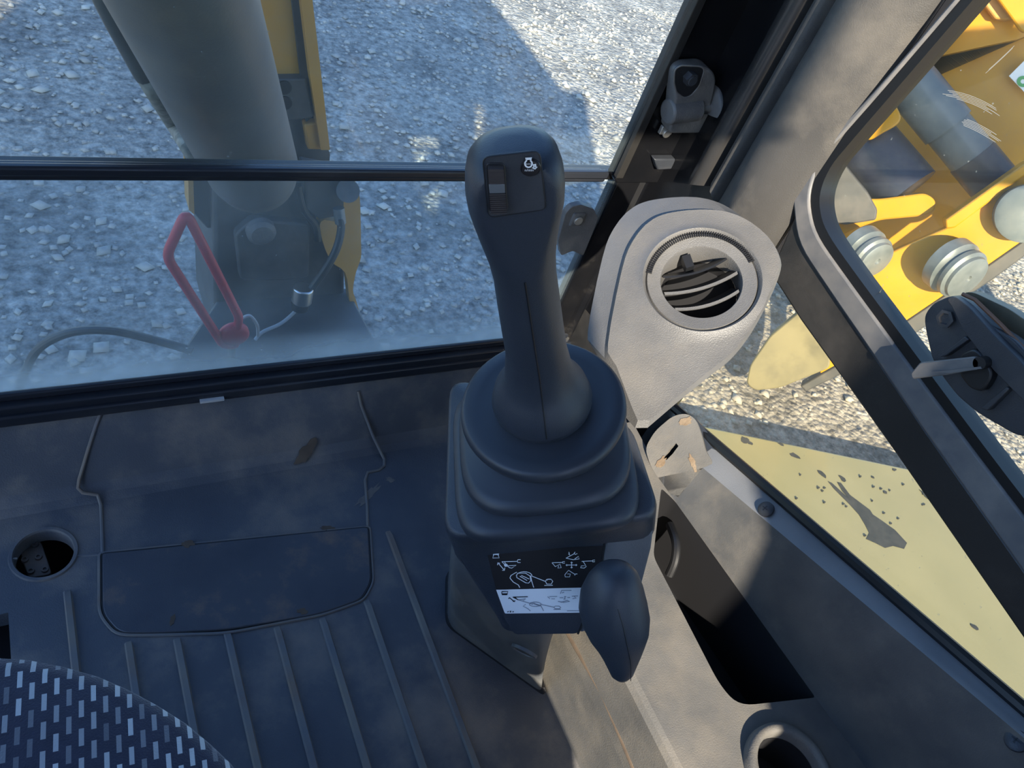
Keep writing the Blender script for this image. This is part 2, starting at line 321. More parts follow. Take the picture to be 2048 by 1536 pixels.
tag(st.build('gravel', M_stone, smooth=180, loc=(2,2,GZ)), 'loose gravel stones scattered over the yard', 'gravel', kind='stuff')

# ---- floor with ramp, pedal hole and side cut-out
HC = PZ(88, 1108, 0); HR = .033
YF = .668
f = MB()
hx0, hx1, hy0, hy1 = HC.x-.040, HC.x+.040, HC.y-.040, YF
def quad(a, b, c, d): f.add([a, b, c, d], [(0,1,2,3)])
def rect(x0, x1, y0, y1): quad((x0,y0,0),(x1,y0,0),(x1,y1,0),(x0,y1,0))
CX = -.107; CY0, CY1 = .30, .535
rect(hx1, .50, -.8, YF)
rect(CX, hx1, -.8, hy0) if CX < hx0 else rect(hx0, hx1, -.8, hy0)
rect(-.75, CX, -.8, CY0); rect(-.75, min(CX, hx0), CY1, YF)
if CX < hx0: rect(CX, hx0, hy0, YF)
elif CX > hx0: rect(hx0, CX, CY1, hy0)
n = 48; inn = []; outr = []
for k in range(n):
    a = 2*math.pi*(k+.5)/n; ca, sa = math.cos(a), math.sin(a)
    inn.append(V((HC.x+HR*ca, HC.y+HR*sa, 0)))
    tx = ((hx1-HC.x)/ca if ca > 0 else (hx0-HC.x)/ca) if abs(ca) > 1e-6 else 9
    ty = ((hy1-HC.y)/sa if sa > 0 else (hy0-HC.y)/sa) if abs(sa) > 1e-6 else 9
    tt = min(tx, ty); outr.append(V((HC.x+tt*ca, HC.y+tt*sa, 0)))
for k in range(n): quad(inn[k], inn[(k+1) % n], outr[(k+1) % n], outr[k])
for c in ((hx0,hy0),(hx1,hy0),(hx0,hy1),(hx1,hy1)):
    k = min(range(n), key=lambda q: (outr[q]-V((*c,0))).length)
    k2 = min([(k+1) % n, (k-1) % n], key=lambda q: (outr[q]-V((*c,0))).length)
    f.add([outr[k], outr[k2], V((*c,0))], [(0,1,2)])
for k in range(n): quad(inn[k], inn[(k+1) % n], inn[(k+1) % n]+V((0,0,-.022)), inn[k]+V((0,0,-.022)))
# cut-out edges
quad((CX,CY0,0),(CX,CY1,0),(CX,CY1,-.03),(CX,CY0,-.03)); quad((-.75,CY1,0),(CX,CY1,0),(CX,CY1,-.03),(-.75,CY1,-.03))
# ramp up to the sill
prof = [(YF,0),(YF+.012,.004),(YF+.024,.014),(YF+.034,.030),(.746,.100),(.752,.108),(.760,.112)]
for (ya,za),(yb,zb) in zip(prof[:-1], prof[1:]): quad((-.75,ya,za),(.78,ya,za),(.78,yb,zb),(-.75,yb,zb))
rect(.50, .78, -.8, YF)
floor = f.build('floor', M_mat, smooth=50, loc=(0,0,0))
structure(floor, 'dusty black rubber cab floor mat with long ribs', 'floor')
def ring_on_floor(name, r, w_, h, mt):
    m = MB(); m.lathe([(r,0),(r+w_*.2,h),(r+w_*.8,h),(r+w_,0)], HC, (0,0,1), 48, c0=False, c1=False); return m.build(name, mt, floor)
ring_on_floor('hole_rim', HR, .006, .003, M_mat)
# hatch
hp = [PZ(px, py, 0) for px, py in ((205,1109),(300,1100),(735,1056),(741,1165),(722,1200),(640,1229),(450,1261),(300,1268),(238,1267),(206,1228))]
hpr = roundpoly(hp, [.004,.004,.006,.01,.01,.02,.02,.02,.012,.012], 4)
m = MB(); m.prism(hpr, (0,0,.0035)); m.build('hatch_panel', M_mat2, floor, bevel=.0012)
m = MB(); m.tube([p+V((0,0,.001)) for p in hpr], .0022, 6, closed=True); m.build('hatch_edge', M_black, floor)
m = MB()
cc = sum(hpr, V())/len(hpr)
m.tube([p+(p-cc).normalized()*.004+V((0,0,.001)) for p in hpr], .0020, 6, closed=True); m.build('hatch_lip', M_rib, floor)
# ribs
rib0 = None
for (px, py, ye) in ((135,1180,None),(257,1283,None),(354,1276,None),(455,1264,None),(554,1253,None),(645,1236,None),(733,1200,None),(776,1062,None)):
    p = PZ(px, py, 0); x = p.x; ya = p.y
    m = MB(); sec = [(-.0055,-.001),(-.0034,.0042),(.0030,.0046),(.0055,-.001)]
    yb = -.35
    m.loft([[V((x+a, y, b if i not in (0,) else min(b,0))) for a, b in sec] for i, y in enumerate((ya, ya-.01, ya-.3, yb))])
    m.build('rib', M_rib, floor, smooth=40)
# raised moulding lines on the mat and its ramp
def onfloor(px, py):
    p = PZ(px, py, 0)
    if p.y <= YF: return p
    a, b = V((0,YF+.034,.030)), V((0,.746,.100)); nn = V((0, -(b.z-a.z), b.y-a.y)).normalized()
    q = U(px, py, a, nn)
    if q.z < .03: q = U(px, py, V((0,YF,0)), V((0,-.03,.034)).normalized())
    return q
for line in (((203,822),(192,850),(176,900),(158,960),(156,976),(165,985),(195,990),(202,1010),(204,1060),(205,1105)),
             ((716,782),(722,810),(745,870),(768,918),(768,932),(758,940),(735,945),(730,960),(734,1010),(735,1053))):
    m = MB(); m.tube([onfloor(*q)+V((0,-.0005,.0005)) for q in line], .0024, 8); m.build('moulding_line', M_rib, floor)
m = MB(); m.tube([PZ(*q, 0) for q in ((22,1118),(35,1117))] , .0015, 6)
m.tube([PZ(*q, 0) for q in ((148,1112),(175,1111),(202,1109))], .0016, 6); m.build('mat_crease', M_rib, floor)
# dried mud marks
def blob(px, py, rx, ry, k, mt, par, fn, h=.0008, ang=0):
    r_ = random.Random(k); pts = []
    for i in range(18):
        a = 2*math.pi*i/18; s_ = r_.uniform(.55, 1.1)
        x = rx*s_*math.cos(a); y = ry*s_*math.sin(a)
        pts.append(fn(px + x*math.cos(ang)-y*math.sin(ang), py + x*math.sin(ang)+y*math.cos(ang)))
    nn = (pts[6]-pts[0]).cross(pts[12]-pts[0]).normalized()
    if nn.dot(CAM-pts[0]) < 0: nn = -nn
    m = MB(); m.prism([p - nn*.002 for p in pts], nn*(.002+h)); return m.build('mud_mark', mt, par)
M_mud2 = mat('mud_smear', (.085,.062,.045), (.13,.095,.065), rough=.9, scale=60)
M_mud3 = mat('dust_smear', (.13,.125,.12), (.20,.18,.16), rough=.9, scale=60)
for i, (px, py, rx, ry, a, mm) in enumerate(((612,905,34,13,-.9,M_mud2),(735,992,36,9,-.75,M_mud3),(375,1088,14,8,0,M_mud2),(780,960,10,6,.3,M_mud3),(345,1240,6,14,.1,M_mud2),(605,1222,12,7,0,M_mud2),(655,1056,16,5,0,M_mud2))):
    blob(px, py, rx, ry, i, mm, floor, onfloor if py < 1050 else (lambda x, y: PZ(x, y, .0036 if y > 1060 else 0)), .0006, a)
# front wall under the sill, pan below the openings
m = MB(); m.box2((-.78,.760,-.35),(.80,.785,.112)); structure(m.build('wall_front', M_rail), 'low dark wall under the front panes', 'wall')
m = MB(); m.box2((-.75,.15,-.16),(.3,.79,-.12)); m.box2((-.75,.765,-.14),(.3,.79,.10)); m.box2((-.77,.15,-.14),(-.752,.79,-.002)); m.box2((-.75,.14,-.14),(.3,.16,-.004)); m.box2((.28,.15,-.14),(.30,.79,-.004)); structure(m.build('floor_pan', M_black), 'black steel pan under the floor openings', 'floor pan')
# pedal
pc = PZ(70, 1112, -.03)
pt = thing('foot_pedal', 'small worn metal pedal pad with round studs inside the floor hole', 'pedal', (pc.x, pc.y, -.12))
pq = [PZ(*q, -.022) for q in ((37,1075),(74,1070),(84,1088),(104,1148),(58,1156),(44,1120))]
m = MB(); m.prism(roundpoly(pq, .006, 3), (0,0,-.006)); m.build('pedal_plate', M_rust, pt, bevel=.001)
for q in ((45,1096),(70,1090),(50,1120),(77,1115),(62,1143),(90,1140)):
    c = PZ(*q, -.022); m = MB(); m.lathe([(.0045,-.001),(.0040,.003),(.0022,.0032),(.0020,.001)], c, (0,0,1), 14, c0=False); m.build('stud', M_rust, pt)
m = MB(); m.cyl((pc.x, pc.y, -.12), (pc.x, pc.y, -.026), .008); m.build('pedal_stem', M_black, pt)

# ---- front wall: sill, panes, bars
YG = .75
zs0 = PY(465, 742, YG).z
m = MB(); m.box2((-.78,.738,.112),(.80,.764,.134)); m.box2((-.78,.748,.134),(.80,.757,.146))
m.box2((-.78,.732,.104),(.80,.752,.122))
s_ = structure(m.build('trim_1', M_bar, bevel=.003), 'black sill strip under the lower front pane', 'window sill')
m = MB(); m.box2((PY(400,798,.730).x, .727, PY(400,798,.734).z-.002), (PY(448,794,.730).x, .734, PY(400,798,.734).z+.002))
m.build('sill_clip', M_cable, s_)
zb0 = PY(460,358,YG).z; zb1 = PY(460,312,YG).z
lg = MB(); lg.box2((-.76,.758,.134),(.775,.763,zb0+.012)); g_ = structure(lg.build('window_1', M_g2, loc=(0,.76,0)), 'dusty lower front glass pane', 'window')
m = MB(); m.box2((-.76,.748,zb0+.002),(.70,.768,zb0+.014)); m.build('seal_strip', M_seal, g_, bevel=.002)
us = thing('sliding_front_window', 'large upper front sash with black frame above the lower pane', 'window', (0,.73,zb1-.02))
us['kind'] = 'structure'; us.name = 'window_2'
m = MB(); m.box2((-.76,.728,zb0+.012),(.66,.748,zb1-.006)); m.box2((-.76,.724,zb1-.010),(.66,.734,zb1+.001)); m.box2((-.76,.738,zb0+.006),(.66,.752,zb0+.02)); m.build('bottom_rail', M_bar, us, bevel=.003)
XS0 = PY(1258,292,.73).x; XS1 = PY(1352,305,.73).x
m = MB(); m.box2((-.76,.735,zb1-.004),(XS0+.01,.740,1.78)); m.build('pane', M_g1, us)
m = MB(); m.prism([(XS0,.728,zb1-.012),(XS0+.006,.728,zb1-.018),(XS1,.728,zb1-.018),(XS1,.728,1.78),(XS0,.728,1.78)], (0,.022,0)); m.build('side_stile', M_gloss, us, bevel=.002)
m = MB(); m.box2((XS0-.004,.722,zb1-.006),(XS0+.008,.73,1.78)); m.build('stile_lip', M_rail, us, bevel=.001)
m = MB(); m.box2((-.76,.728,1.76),(XS1,.75,1.80)); m.build('top_rail', M_gloss, us, bevel=.002)
m = MB(); m.box2((-.78,.728,zb0),(-.73,.75,1.80)); m.build('side_stile', M_gloss, us, bevel=.002)

# latch on the sash: housing, recess with bolt, axle and roller
lt = thing('sash_latch', 'grey cast latch housing with bolt, steel axle and black roller on the sash', 'latch', PY(1370,240,.715))
def L1(cx, cy, y): return PY(1300+cx/5.91, 80+cy/5.91, y)
hs = [L1(*q,.725) for q in ((215,290),(300,220),(560,205),(640,270),(665,370),(600,700),(560,900),(500,985),(110,985),(170,760),(190,500))]
m = MB(); m.prism(roundpoly(hs, .008, 4), (0,-.024,0)); m.build('housing', M_cast, lt, bevel=.005, seg=3)
rc = [L1(*q,.7005) for q in ((290,350),(360,300),(600,310),(645,345),(585,540),(480,660),(400,685),(310,620),(280,500))]
m = MB(); rcr = roundpoly(rc, .004, 4); m.prism(rcr, (0,.0025,0)); m.build('recess', M_black, lt)
m = MB(); m.tube([p for p in rcr], .0012, 6, closed=True); m.build('recess_rim', M_cast, lt)
bc = L1(450,430,.701); m = MB(); m.cyl(bc, bc+V((0,-.010,0)), .0085, n=6); m.cyl(bc+V((0,-.010,0)), bc+V((0,-.012,0)), .006, n=16); m.build('bolt', M_latch, lt)
ba = L1(200,850,.708); bb = L1(570,800,.708)
m = MB(); m.cyl(ba, bb, .0165, n=24); m.build('axle_boss', M_cast, lt, bevel=.003)
ax = (bb-ba).normalized(); m = MB(); m.cyl(bb-ax*.005, bb+ax*.018, .0095); m.build('axle', M_steel, lt)
m = MB(); m.lathe([(.010,.0),(.024,.001),(.027,.004),(.027,.010),(.021,.013),(.005,.013)], bb+ax*.014, ax, 32); m.build('roller', M_gasket, lt, smooth=50)
zc = L1(190,1060,.722); m = MB(); m.box(zc, (.020,.006,.012)); m.cyl(zc+V((0,-.002,-.003)), zc+V((0,-.006,-.003)), .006); m.build('screw', M_zinc, lt, bevel=.001)
hk = [L1(*q,.728) for q in ((0,1350),(255,1350),(215,1470),(40,1480))]
m = MB(); m.prism(hk, (0,-.012,0)); tag(m.build('sash_stop', M_latch, bevel=.002), 'grey stop block under the sash corner', 'stop block')

# keeper clip on the lower pane
kc = thing('pane_clip', 'black clip with screw holding the lower front pane', 'clip', PY(1155,470,.748))
def L2(cx, cy, y): return PY(850+cx/3.072, 220+cy/3.072, y)
cp = [L2(*q,.756) for q in ((845,610),(880,570),(940,555),(1020,585),(1045,640),(1000,760),(955,870),(890,840),(820,870),(800,780))]
m = MB(); m.prism(roundpoly(cp, .004, 3), (0,-.010,0)); m.build('clip_plate', M_cast, kc, bevel=.002)
m = MB(); c = L2(935,670,.746); m.box(c, (.022,.006,.024)); m.build('clip_boss', M_cast, kc, bevel=.003)
m = MB(); m.cyl(c+V((0,-.002,0)), c+V((0,-.006,0)), .007, n=20); m.build('screw', M_zinc, kc, bevel=.001)

# ---- front right pillar: channel, ridge and broad inner face, extruded upwards
pp = [(.705,.775),(.705,.752),(.742,.752),(.753,.744),(.753,.60),(.753,.500),(.775,.500),(.80,.60),(.80,.775)]
m = MB()
m.loft([[V((x,y,z)) for x, y in pp] for z in (.10, 1.83)])
structure(m.build('trim_2', M_gloss, smooth=30, bevel=.003), 'black front corner post of the cab beside the side window', 'cab pillar')
# broad dusty cover on the pillar, with a curved lower end
cv = [(.750,.630),(.735,.624),(.731,.616),(.734,.608),(.742,.604),(.735,.597),(.722,.586),(.713,.570),(.711,.552),(.717,.532),(.732,.512),(.744,.497)]
zb = [.552,.548,.542,.536,.530,.520,.500,.475,.450,.430,.415,.405]
m = MB(); rings = []
for (x,y), z0 in zip(cv, zb): rings.append([V((x,y,z0)), V((x,y,.62)), V((x,y,1.83)), V((x+.008,y+.001,1.83)), V((x+.008,y+.001,z0))])
m.loft(rings); structure(m.build('trim_3', M_pillar, smooth=60), 'dusty dark grey moulded cover on the front corner post', 'pillar cover')
gr = [(.753,.668),(.742,.667),(.736,.662),(.733,.652),(.735,.642),(.741,.636),(.753,.634)]
ridge = MB(); ridge.loft([[V((x,y,.512+.6*(.676-y))) for x,y in gr], [V((x,y,1.83)) for x,y in gr]]); structure(ridge.build('trim_4', M_ridge, smooth=50), 'glossy black guide rail beside the pillar cover', 'guide rail')

# ---- right wall: rail, gasket, panes
XW = .75
inner = [PX(*q, XW) for q in ((1960,-30),(1780,178),(1690,280),(1652,330),(1634,380),(1634,425),(1650,475),(1700,548),(1800,684),(1900,818),(2048,1012),(2260,1280))]
goute = [PX(*q, XW) for q in ((1950,-32),(1772,172),(1676,272),(1628,322),(1603,375),(1602,425),(1615,490),(1665,570),(1765,715),(1865,862),(2048,1120),(2230,1380))]
lower = [PX(*q, XW) for q in ((1400,380),(1440,430),(1480,470),(1515,500),(1535,520),(1548,545),(1565,570),(1610,640),(1700,765),(1800,905),(2048,1262),(2200,1480))]
def stripmesh(a, b, x0, x1):
    m = MB(); rings = []
    for p, q in zip(a, b):
        rings.append([V((x0,p.y,p.z)), V((x0,q.y,q.z)), V((x1,q.y,q.z)), V((x1,p.y,p.z))])
    m.loft(rings); return m
rail_o = lower[5:]; rail_i = goute[5:]
m = stripmesh(rail_i, rail_o, .742, .772); structure(m.build('trim_5', M_rail, smooth=30, bevel=.003), 'broad dark rail below the side window', 'window rail')
m = stripmesh(spline(inner,4), spline(goute,4), .738, .768)
gk = structure(m.build('trim_6', M_gasket, smooth=40, bevel=.003), 'worn grey rubber gasket around the side window', 'window gasket')
ins = [PX(*q, XW) for q in ((1985,-30),(1805,178),(1712,285),(1672,335),(1652,383),(1652,425),(1668,468),(1716,538),(1816,672),(1916,806),(2064,1000),(2276,1266))]
m = stripmesh(spline(ins,4), spline(inner,4), .741, .766); m.build('seal_lip', M_seal, gk, smooth=40)
# panes
sp = [V((.757, p.y, p.z)) for p in inner]
sp = sp + [V((.757, -.45, sp[-1].z)), V((.757, -.45, 1.8)), V((.757, sp[0].y, 1.8))]
m = MB(); m.prism(sp, (.004,0,0)); w3 = structure(m.build('window_3', M_g3, loc=(.76,0,0)), 'upper side window pane with scratches and dust', 'window')
M_scr = mat('glass_scuff', (.42,.40,.34), rough=.7)
m = MB()
rs = random.Random(3)
for (x0,y0,x1,y1,x2,y2,nn_) in ((1888,180,1950,185,2008,228,6),(1915,232,1960,245,2008,280,6),(1700,640,1760,600,1770,560,3),(1965,150,2000,120,2030,90,2)):
    for k in range(nn_):
        d = k*2.6; t0, t1 = rs.uniform(0,.25), rs.uniform(.7,1)
        pts = []
        for i in range(10):
            t = t0+(t1-t0)*i/9; pts.append(PX((x0*(1-t)**2+2*x1*t*(1-t)+x2*t*t)-d*.4, (y0*(1-t)**2+2*y1*t*(1-t)+y2*t*t)+d, .7565))
        ribbon(m, pts, V((-1,0,0)), .0004)
m.build('scratch_marks', M_scr, w3)['kind'] = 'stuff'
sill_a = PX(1436, 893, XW); sill_b = PX(2048, 1420, XW)
st_a = PX(1449,920,.741); st_b = PX(2048,1450,.741)
sd = (sill_b - sill_a); sill_c = sill_b + sd*.5; sill_0 = sill_a - sd*.22
low = [V((.758,p.y,p.z)) for p in rail_o]
lp = low + [V((.758, sill_c.y, sill_c.z-.01)), V((.758, sill_b.y, sill_b.z-.01)), V((.758, sill_0.y, sill_0.z-.03)), V((.758,.56,sill_0.z)), V((.758,.56,.52))]
m = MB(); m.prism(lp, (.004,0,0)); structure(m.build('window_4', M_g4, loc=(.76,0,0)), 'tinted lower side pane between the rail and the tray', 'window')
# lower wall below the pane
wl = [sill_0+V((0,0,-.02)), sill_b+V((0,0,-.02)), sill_c+V((0,0,-.02)), V((XW,-.8,.45)), V((XW,-.8,-.10)), V((XW,.80,-.10)), V((XW,.80,sill_0.z-.05))]
m = MB(); m.prism([V((.752,p.y,p.z)) for p in wl], (.03,0,0)); structure(m.build('wall_right', M_rail), 'dark lower side wall of the cab', 'wall')
# rear wall, left wall, ceiling (behind and above the camera)
def frame_wall(name, mt, lab, polys, vec):
    m = MB()
    for p in polys: m.prism(p, vec)
    return structure(m.build(name, mt), lab, 'wall')
yr = -.80; wx0, wx1, wz0, wz1 = -.55, .26, .55, 1.78
RZ = 1.84
R_ = lambda x0,x1,z0,z1: [(x0,yr,z0),(x1,yr,z0),(x1,yr,z1),(x0,yr,z1)]
frame_wall('wall_back', M_ceil, 'rear cab wall with a wide rear window opening', [R_(-.78,.78,-.1,wz0), R_(-.78,.94,wz1,RZ+.06), R_(-.78,wx0,wz0,wz1), R_(wx1,.78,wz0,1.0), R_(wx1,.94,1.0,wz1)], (0,-.05,0))
L_ = lambda y0,y1,z0,z1: [(-.76,y0,z0),(-.76,y1,z0),(-.76,y1,z1),(-.76,y0,z1)]
frame_wall('wall_left', M_ceil, 'left cab side with open doorway', [L_(-.80,-.45,-.1,RZ), L_(.66,.80,-.1,RZ), L_(-.45,.66,1.6,RZ), L_(-.45,.66,-.1,0)], (-.04,0,0))
m = MB(); m.box2((-.80,-.86,RZ),(.80,.82,RZ+.06)); structure(m.build('ceiling', M_ceil), 'cab roof with grey lining', 'ceiling')

bl = thing('rear_sun_blocker', 'unseen grey sheet added over the rear window to block sun', 'sun blocker', (-.2,-.78,1.53))  # added out of view to keep sun off the upper front pillar
m = MB(); m.box2((-.56,-.790,1.53),(.13,-.786,1.80)); m.build('blocker_sheet', M_ceil, bl)
m = MB(); m.cyl((-.57,-.775,1.80), (.14,-.775,1.80), .022); m.build('blocker_roll', M_ceil, bl)
m = MB(); m.cyl((-.57,-.788,1.53), (.14,-.788,1.53), .006); m.build('blocker_bar', M_black, bl)
# ================================================================== INTERIOR THINGS
# ---- seat
sx0, sx1, sy0, sy1, sz = -.42, .10, -.42, .235, .455
seat = thing('operator_seat', 'navy fabric operator seat with pale woven dashes', 'seat', (-.16,-.1,.0))
edge_px = ((-260,1288),(-100,1296),(0,1308),(60,1312),(130,1326),(200,1346),(260,1372),(320,1404),(380,1442),(430,1484),(470,1522),(500,1560),(540,1640),(575,1740))
ze = .445
top = [PZ(px, py, ze) for px, py in edge_px]
ring0 = top + [V((top[-1].x+.005, -.15, ze)), V((top[-1].x, -.42, ze)), V((-.44, -.42, ze)), V((-.44, top[0].y-.05, ze)), V((-.36, top[0].y-.008, ze))]
ctr = sum(ring0, V())/len(ring0)
def ringz(s, z): return [V((ctr.x+(p.x-ctr.x)*s, ctr.y+(p.y-ctr.y)*s, z)) for p in ring0]
m = MB(); m.loft([ringz(.97,.30), ringz(.985,.36), ringz(.99,.41), ringz(.985,.435)], True, False); m.build('cushion_side', M_side, seat, smooth=180)
m = MB(); m.loft([ringz(.985,.435), ringz(.972,.447), ringz(.95,.454), ringz(.88,.460), ringz(.5,.463), ringz(.02,.464)], False, True); m.build('cushion_top', M_fabric, seat, smooth=180)
m = MB(); m.box2((-.40,-.40,.06),(.06,.06,.30)); m.build('seat_base', M_black, seat, bevel=.02)
m = MB(); m.box2((.10,-.52,.20),(.215,-.32,.44)); m.build('seat_sun_blocker', M_black, seat, bevel=.01)  # unseen box added at the seat to shade the floor near the pedestal
m = MB(); m.box2((-.34,-.34,.0),(.02,.0,.06)); m.build('seat_plinth', M_black, seat)
bk = [V((x,-.40,z)) for x, z in ((-.42,.44),(.12,.44),(.155,.62),(.150,.92),(.07,1.02),(.035,1.24),(.0,1.34),(-.28,1.34),(-.32,1.30),(-.40,1.26),(-.455,1.16),(-.455,.62))]
m = MB(); m.prism(roundpoly(bk, .04, 4), (0,-.10,0)); m.build('backrest', M_fabric, seat, bevel=.03, seg=3)

# ---- joystick console frame: everything here leans with the stick
JT = PD(1026, 300, .46); JB = PD(1083, 790, .635)
AX = (JT-JB).normalized(); JL = (JT-JB).length
vd = (JB-CAM).normalized(); SD = AX.cross(vd).normalized()
if SD.dot(RT) < 0: SD = -SD
FD = SD.cross(AX)
if FD.dot(CAM-JB) < 0: FD = -FD                       # SD to the side, FD to the operator
con_pt = JB - AX*.062                                 # console top plane
def UC(px, py, h=0): return U(px, py, con_pt - AX*h, AX)
joy = thing('joystick', 'dark rubber-grip control stick with rocker switch and pleated boot', 'joystick', con_pt)
def sup(c, a, b, e, n=56, clip=None, eb=None):
    out = []
    for k in range(n):
        t = 2*math.pi*k/n; ct, st_ = math.cos(t), math.sin(t)
        x = math.copysign(abs(ct)**(2/e), ct)*a; y = math.copysign(abs(st_)**(2/e), st_)*b
        if clip is not None: y = min(y, clip)
        out.append(c + SD*x + FD*y)
    return out
# rows: image row, left, right, depth half, exponent
rows = [(256,992,1056,.010,2.2),(260,962,1086,.018,2.3),(270,944,1106,.0240,2.5),(290,933,1119,.028,2.6),(318,929,1127,.030,2.6),(350,929,1129,.0305,2.5),(385,934,1128,.031,2.4),(420,943,1122,.031,2.3),(460,958,1115,.030,2.2),(500,974,1111,.0285,2.2),(540,985,1112,.027,2.2),(600,994,1120,.026,2.2),(660,1004,1128,.026,2.2),(700,1011,1134,.0265,2.2)]
def axpt(py):                                          # point of the stick axis seen on that image row (by similar triangles)
    lo, hi = -.6, 1.6
    for _ in range(40):
        mid = (lo+hi)/2; p = JT + (JB-JT)*mid; d = p-CAM
        y = 768 - FPX*d.dot(UP)/d.dot(FW)
        if y < py: lo = mid
        else: hi = mid
    return JT + (JB-JT)*lo
def proj(p):
    d = V(p)-CAM; return 1024+FPX*d.dot(RT)/d.dot(FW), 768-FPX*d.dot(UP)/d.dot(FW)
HSH = 62                                               # the head is seen from above: its rows sit lower on the axis
fc0 = axpt(318+HSH*0.0) + FD*.021; fc1 = axpt(500) + FD*.0285   # the flat face of the head
FN = SD.cross(fc1-fc0).normalized()
if FN.dot(CAM-fc0) < 0: FN = -FN
rings = []; fpath = []
for (py, l, r, b, e) in rows:
    py = py + max(0, 420-py)*.22
    c0 = axpt(py); d = (c0-CAM).dot(FW); mid = (l+r)/2
    xo = (mid - proj(c0)[0])*d/FPX
    c = c0 + SD*xo; a = (r-l)/2*d/FPX
    t = FN.dot(fc0-c)/FN.dot(FD); clip = t if t < b else None
    rings.append(sup(c, a, b, e, clip=clip)); fpath.append(c + FD*min(b, t))
# bell at the foot of the grip, over the boot
def lat(r, h, e=2.0): return sup(JB + AX*h, r, r, e)
k_ = .635/FPX
BR = 101*k_
rings += [lat(BR*.66, .030), lat(BR*.78, .020), lat(BR*.92, .010), lat(BR, -.002), lat(BR*.99, -.008), lat(BR*.93, -.013), lat(BR*.80,-.014)]
m = MB(); m.loft(rings); grip = m.build('grip', M_grip, joy, smooth=40)
m = MB(); m.tube([p+FD*.0002 for p in fpath[9:]] + [JB+AX*.030+FD*BR*.66, JB+AX*.020+FD*BR*.78, JB+AX*.010+FD*BR*.92, JB-AX*.002+FD*BR], .0006, 6); m.build('seam', M_black, grip)
m = MB(); m.tube([p+FD*.0002 for p in fpath[2:5]], .0006, 6); m.build('seam', M_black, grip)
def UF(px, py, off=0): return U(px, py, fc0 + FN*off, FN)
def C2(cx, cy): return 850+cx/3.072, 220+cy/3.072
panel = roundpoly([UF(*C2(*q), .0) for q in ((355,290),(702,252),(742,605),(393,655))], .004, 4)
m = MB(); m.prism([p-FN*.002 for p in panel], FN*.0028); fp = m.build('face_panel', M_gripface, joy, bevel=.0004)
m = MB(); m.tube([p+FN*.0003 for p in panel], .0006, 6, closed=True); m.build('panel_gap', M_black, fp)
rk = roundpoly([UF(*C2(*q), .0) for q in ((372,318),(490,318),(510,612),(393,620))], .0025, 4)
m = MB(); m.prism([p-FN*.001 for p in rk], FN*.0024); rk_o = m.build('rocker_frame', M_black, joy, bevel=.0005)
rq = [UF(*C2(*q)) for q in ((383,330),(480,330),(500,602),(402,606))]
m = MB()
def lerp(a, b, t): return a + (b-a)*t
for i in range(24):                                    # rocking surface dished in the middle, finely ridged
    t0, t1 = i/24, (i+.82)/24
    hgt = .0030 + .0030*abs((t0+t1)/2-.45)*2
    a, b_, c, d = lerp(rq[0],rq[3],t0), lerp(rq[1],rq[2],t0), lerp(rq[1],rq[2],t1), lerp(rq[0],rq[3],t1)
    if 9 <= i <= 13: continue
    m.prism([a,b_,c,d], FN*hgt)
m.build('rocker_switch', M_amber, rk_o)
m = MB(); a, b_, c, d = lerp(rq[0],rq[3],.37), lerp(rq[1],rq[2],.37), lerp(rq[1],rq[2],.58), lerp(rq[0],rq[3],.58); m.prism([a,b_,c,d], FN*.0034); m.build('rocker_lens', M_clear, rk_o, bevel=.0004)
bc = UF(*C2(648,347)); br = 59/3.072*(bc-CAM).dot(FW)/FPX
m = MB(); m.lathe([(br*1.06,-.001),(br*1.06,.0012),(br*.98,.0018),(br*.94,.0016),(br*.90,.0022),(br*.5,.0026),(br*.02,.0027)], bc, FN, 40); bt = m.build('round_button', M_stb, joy, smooth=40)
def prt(name, lines, conv, n, wd, mt, par):
    m = MB()
    for ln in lines:
        cl = ln[0] == ln[-1] and len(ln) > 2
        P = [conv(*q) for q in (ln[:-1] if cl else ln)]
        ribbon(m, P, n, wd, cl)
    return m.build(name, mt, par, smooth=180)
def arc(cx, cy, rx, ry, a0, a1, n=14): return [(cx+rx*math.cos(math.radians(a0+(a1-a0)*i/n)), cy+ry*math.sin(math.radians(a0+(a1-a0)*i/n))) for i in range(n+1)]
bconv = lambda x, y: UF(*C2(x, y), .0031)
eng = [arc(636,330,22,22,-60,240), [(625,311),(618,297),(655,295),(648,311)], [(625,303),(650,301)], [(668,335),(678,333),(680,350),(688,349),(676,362),(660,354),(669,352),(668,335)]]
prt('button_icon', eng, bconv, FN, .0009, M_white, bt)
def text_on(txt, org, ux, uy, size, mt, par, name='lettering'):
    cu = bpy.data.curves.new('t', 'FONT'); cu.body = txt; cu.size = 1.0; cu.align_x = 'CENTER'; cu.align_y = 'CENTER'
    o = bpy.data.objects.new('t', cu); COL.objects.link(o); bpy.context.view_layer.update()
    me = bpy.data.meshes.new_from_object(o.evaluated_get(bpy.context.evaluated_depsgraph_get()))
    bpy.data.objects.remove(o); bpy.data.curves.remove(cu)
    m = MB(); m.add([V(org)+ux*(v.co.x*size)+uy*(v.co.y*size) for v in me.vertices], [tuple(p.vertices) for p in me.polygons]); bpy.data.meshes.remove(me)
    return m.build(name, mt, par, smooth=180)
def axes(conv, x, y, d=10):
    o = conv(x, y); ux = (conv(x+d, y)-o); sc = ux.length/d; return o, ux.normalized(), (conv(x, y-d)-o).normalized(), sc
o_, ux, uy, sc = axes(bconv, 636, 331); text_on('auto', o_, ux, uy, 17*sc, M_white, bt)
o_, ux, uy, sc = axes(bconv, 640, 370); text_on('n/min', o_, ux, uy, 25*sc, M_white, bt)
